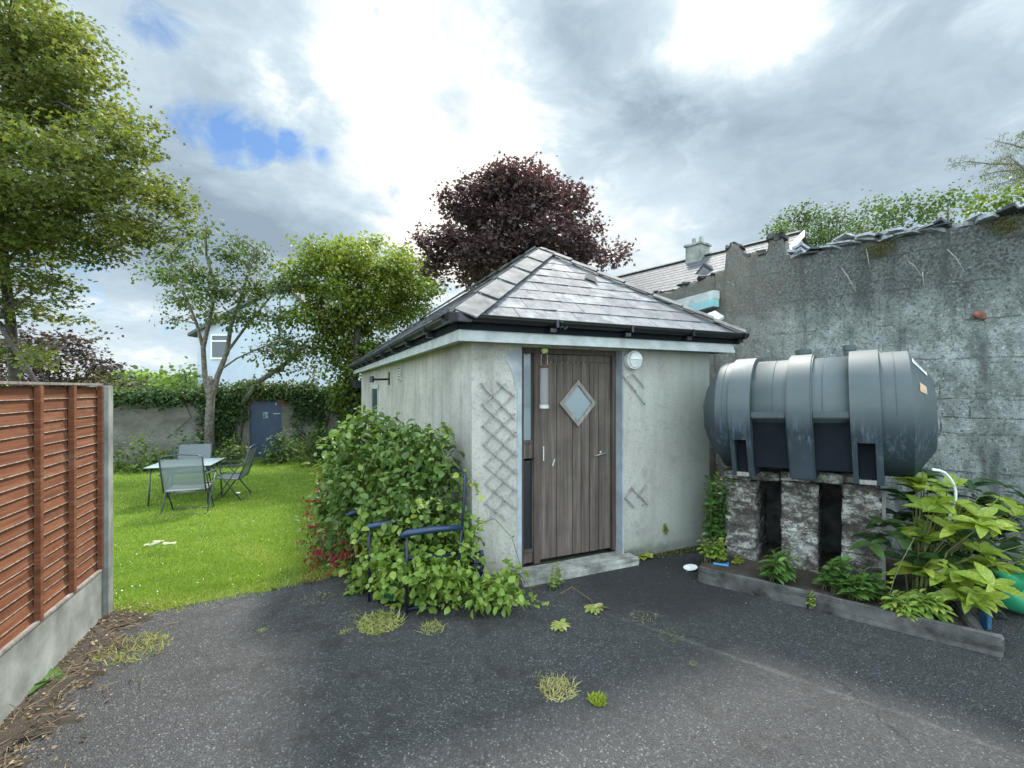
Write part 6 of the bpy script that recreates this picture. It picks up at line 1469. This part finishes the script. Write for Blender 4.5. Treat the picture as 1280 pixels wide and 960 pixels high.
mb = MB(); up_ = norm(-hn*wd+Z3*ed_); Lr = math.hypot(wd+.3, ed_*(wd+.3)/wd); mb.prism([r0-hdir*.13+Z3*.06, r0-hdir*.13-up_*Lr+Z3*.06, r0-hdir*.13-up_*Lr-Z3*.12, r0-hdir*.13-Z3*.12], hdir*.03); mb.build('barge_board', M['white'], h2)
kc = (872-640)/F; tch = (kc*r0[1]-r0[0])/(hdir[0]-kc*hdir[1]); cc = r0+hdir*tch; zc = CH+(486-309)/F*cc[1]; zb2 = cc[2]-.35
mb = MB(); mb.box((cc[0], cc[1], (zc+zb2)/2), hdir*.30, hn*.30, Z3*(zc-zb2)/2); ch_ = mb.build('chimney', M['concrete'], h2, bevel=.01)
mb = MB(); mb.box((cc[0], cc[1], zc+.04), hdir*.35, hn*.35, Z3*.04); mb.build('chimney_cap', M['concrete'], ch_, bevel=.01)
for o_s in (-.14, .14):
    mb = MB(); p = cc+hdir*o_s; mb.tube([(p[0], p[1], zc+.08), (p[0], p[1], zc+.18), (p[0], p[1], zc+.34)], [.09, .07, .065], 10); mb.build('chimney_pot', M['concrete'], ch_)
# small dormer shaped open gable on the slope
kc = (880-640)/F; q = W(880, 338, 13.0); mb = MB()
q = None
up_ = norm(-hn*wd+Z3*ed_); nr_ = norm(np.cross(hdir, up_)); nr_ = nr_ if nr_[2] > 0 else -nr_
kk = np.array([(880-640)/F, 1, -(341-HZ)/F]); cam = np.array([0, 0, CH]); t_ = np.dot(r0-cam, nr_)/np.dot(kk, nr_); q = cam+kk*t_
mb = MB(); mb.prism([q+hdir*.45-Z3*.1, q-hdir*.45-Z3*.1, q+Z3*.32], hn*.8-hn*1.2); dm_ = mb.build('dormer', M['slate_dark'], h2)
mb = MB(); mb.prism([q+hn*.02+hdir*.25-Z3*.02, q+hn*.02-hdir*.25-Z3*.02, q+hn*.02+Z3*.2], hn*.01); mb.build('dormer_opening', M['glass_dark'], dm_)
# hills
mb = MB(); xs = np.linspace(-260, 40, 60)
vs = [(x, 200, -1) for x in xs]+[(x, 230, 5+4*math.sin(x*.03+1)+2*math.sin(x*.09)) for x in xs]+[(x, 300, 4) for x in xs]; m_ = len(xs)
mb.add(vs, [(i, i+1, m_+i+1, m_+i) for i in range(m_-1)]+[(m_+i, m_+i+1, 2*m_+i+1, 2*m_+i) for i in range(m_-1)]); tag(mb.build('hill', M['field'], origin=(0, 0, 0), smooth=True, fixn=False), kind='structure')

# ---------------------------------------------------------------- sky
SUN_EL, SUN_AZ = R(52), R(14)                     # high, ahead and a little right, behind thin cloud
w = bpy.data.worlds.new('World'); sc.world = w; w.use_nodes = True; nt = w.node_tree; nt.nodes.clear()
sky = N(nt, 'ShaderNodeTexSky', sky_type='NISHITA'); sky.sun_disc = False; sky.sun_elevation = SUN_EL; sky.sun_rotation = SUN_AZ; sky.air_density = 1.0; sky.dust_density = .6; sky.ozone_density = 2.0
tc = N(nt, 'ShaderNodeTexCoord'); gen = tc.outputs['Generated']
sx = N(nt, 'ShaderNodeSeparateXYZ'); nt.links.new(gen, sx.inputs[0])
den = mth(nt, 'ADD', mth(nt, 'MAXIMUM', sx.outputs[2], 0.0), .28)
cx_ = N(nt, 'ShaderNodeCombineXYZ'); nt.links.new(mth(nt, 'DIVIDE', sx.outputs[0], den), cx_.inputs[0]); nt.links.new(mth(nt, 'DIVIDE', sx.outputs[1], den), cx_.inputs[1])
pv = cx_.outputs[0]
def blobm(px, py, r_in, r_out, wob=.0):
    d = np.array([(px-640)/F, 1, -(py-HZ)/F]); d /= np.linalg.norm(d)
    v_ = N(nt, 'ShaderNodeVectorMath', operation='DISTANCE'); nt.links.new(gen, v_.inputs[0]); v_.inputs[1].default_value = tuple(d)
    e_ = v_.outputs['Value']
    if wob: e_ = mth(nt, 'ADD', e_, mth(nt, 'MULTIPLY', mth(nt, 'SUBTRACT', wn, .5), wob))
    mr = N(nt, 'ShaderNodeMapRange', interpolation_type='SMOOTHSTEP'); nt.links.new(e_, mr.inputs[0]); mr.inputs[1].default_value = r_out; mr.inputs[2].default_value = r_in; mr.inputs[3].default_value = 0; mr.inputs[4].default_value = 1
    return mr.outputs[0]
wn = noise(nt, pv, 2.2, 7, .6, .5)
n_big = noise(nt, pv, 1.05, 6, .55, .35); n_det = noise(nt, pv, 3.4, 7, .6, .6)
# density: everywhere overcast, torn open at the upper left
shade = mix(nt, mix(nt, n_big, n_det, .42), noise(nt, pv, 8.5, 8, .65, .7), .2)
br_ = ramp(nt, shade, [(.38, 0.0), (.50, .35), (.60, 1.0)])
glow = 0
def addm(a, b_, k): return mth(nt, 'ADD', a, mth(nt, 'MULTIPLY', b_, k))
val = mth(nt, 'MULTIPLY', br_, .5)
for (px, py, ri, ro, k, wb) in ((480, 60, .04, .32, .52, .5), (560, 200, .04, .34, .55, .45), (580, 290, .04, .25, .35, .2), (340, 215, .02, .16, .35, .18), (940, 5, .02, .17, .62, .25), (820, 0, .02, .16, .35, .15), (800, 300, .04, .26, .42, .2), (150, 440, .03, .22, .35, .2), (200, 110, .02, .20, .18, .2), (700, 190, .05, .22, .18, .2)):
    val = addm(val, blobm(px, py, ri, ro, wb), k)
for (px, py, ri, ro, k, wb) in ((780, 110, .05, .30, -.26, .3), (1000, 180, .1, .40, -.04, .25), (565, 150, .01, .12, -.60, .12), (300, 250, .05, .24, -.34, .2), (170, 340, .03, .18, -.2, .15), (330, 60, .05, .24, -.16, .2), (1230, 60, .1, .4, .02, .2)):
    val = addm(val, blobm(px, py, ri, ro, wb), k)
val = mth(nt, 'ADD', val, .10)
KC = 10.0
cl = ramp(nt, val, [(0.0, (.27, .36, .48)), (.22, (.40, .52, .65)), (.52, (.57, .71, .84)), (.80, (.92, .97, 1.0)), (1.0, (1.12, 1.12, 1.12))])
cl = mix(nt, cl, (KC, KC, KC), 1, 'MULTIPLY')
rear_fill = N(nt, 'ShaderNodeMapRange', interpolation_type='SMOOTHSTEP'); nt.links.new(sx.outputs[1], rear_fill.inputs[0]); rear_fill.inputs[1].default_value = .52; rear_fill.inputs[2].default_value = -.1; rear_fill.inputs[3].default_value = .56; rear_fill.inputs[4].default_value = 2.5
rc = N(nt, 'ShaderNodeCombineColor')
for i, k in enumerate((1.04, 1.0, .93)): nt.links.new(mth(nt, 'MULTIPLY', rear_fill.outputs[0], k), rc.inputs[i])
cl = mix(nt, cl, rc.outputs[0], 1, 'MULTIPLY')       # added brightness in the unseen sky behind the camera, to fill front faces
gap = 0.0
gl = [blobm(px, py, .0, r_, w_) for px, py, r_, w_ in ((245, 155, .07, .16), (285, 172, .095, .16), (325, 182, .08, .16), (365, 188, .075, .14), (405, 197, .055, .08), (495, 240, .05, .04), (185, 25, .09, .12), (470, 12, .05, .08), (60, 330, .16, .2), (215, 415, .05, .05), (250, 412, .04, .05))]
kl = [.95, 1.15, 1.25, 1.2, 1.05, .8, .7, .5, .6, .7, .7]
gap = None
for g_, k_ in zip(gl, kl):
    v1 = mth(nt, 'MULTIPLY', g_, k_); gap = v1 if gap is None else mth(nt, 'MAXIMUM', gap, v1)
n_w = noise(nt, pv, 7.5, 9, .66, .9)
gap = mth(nt, 'ADD', gap, mth(nt, 'ADD', mth(nt, 'MULTIPLY', mth(nt, 'SUBTRACT', n_det, .5), 1.3), mth(nt, 'MULTIPLY', mth(nt, 'SUBTRACT', n_w, .5), 1.5)))
gap = ramp(nt, gap, [(.40, 0), (.62, .35), (1.0, .92)])
skc = mix(nt, sky.outputs[0], (.42, .58, .72), 1, 'MULTIPLY')
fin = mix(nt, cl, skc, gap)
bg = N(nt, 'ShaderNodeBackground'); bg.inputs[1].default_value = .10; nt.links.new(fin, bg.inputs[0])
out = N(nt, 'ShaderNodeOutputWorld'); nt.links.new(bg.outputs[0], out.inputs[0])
sl = bpy.data.lights.new('sun', 'SUN'); sl.energy = 3.2; sl.angle = R(9); sl.color = (1, .955, .88)
so = bpy.data.objects.new('sun', sl); COL.objects.link(so)
sd = Vector((math.sin(SUN_AZ)*math.cos(SUN_EL), math.cos(SUN_AZ)*math.cos(SUN_EL), math.sin(SUN_EL)))
so.rotation_euler = (-sd).to_track_quat('-Z', 'Y').to_euler(); so.location = (0, 0, 20)

# ---------------------------------------------------------------- camera
cam_ = bpy.data.cameras.new('camera'); cam_.sensor_width = 36; cam_.lens = 36*F/1280; cam_.shift_y = (HZ-480)/1280; cam_.clip_end = 2000; cam_.clip_start = .05
co = bpy.data.objects.new('camera', cam_); COL.objects.link(co); co.location = (0, 0, CH); co.rotation_euler = (R(90), 0, 0); sc.camera = co
sc.render.engine = 'CYCLES'; sc.view_settings.view_transform = 'Standard'; sc.view_settings.look = 'None'; sc.view_settings.exposure = 1.1; sc.view_settings.gamma = 1
sc.view_settings.use_curve_mapping = False
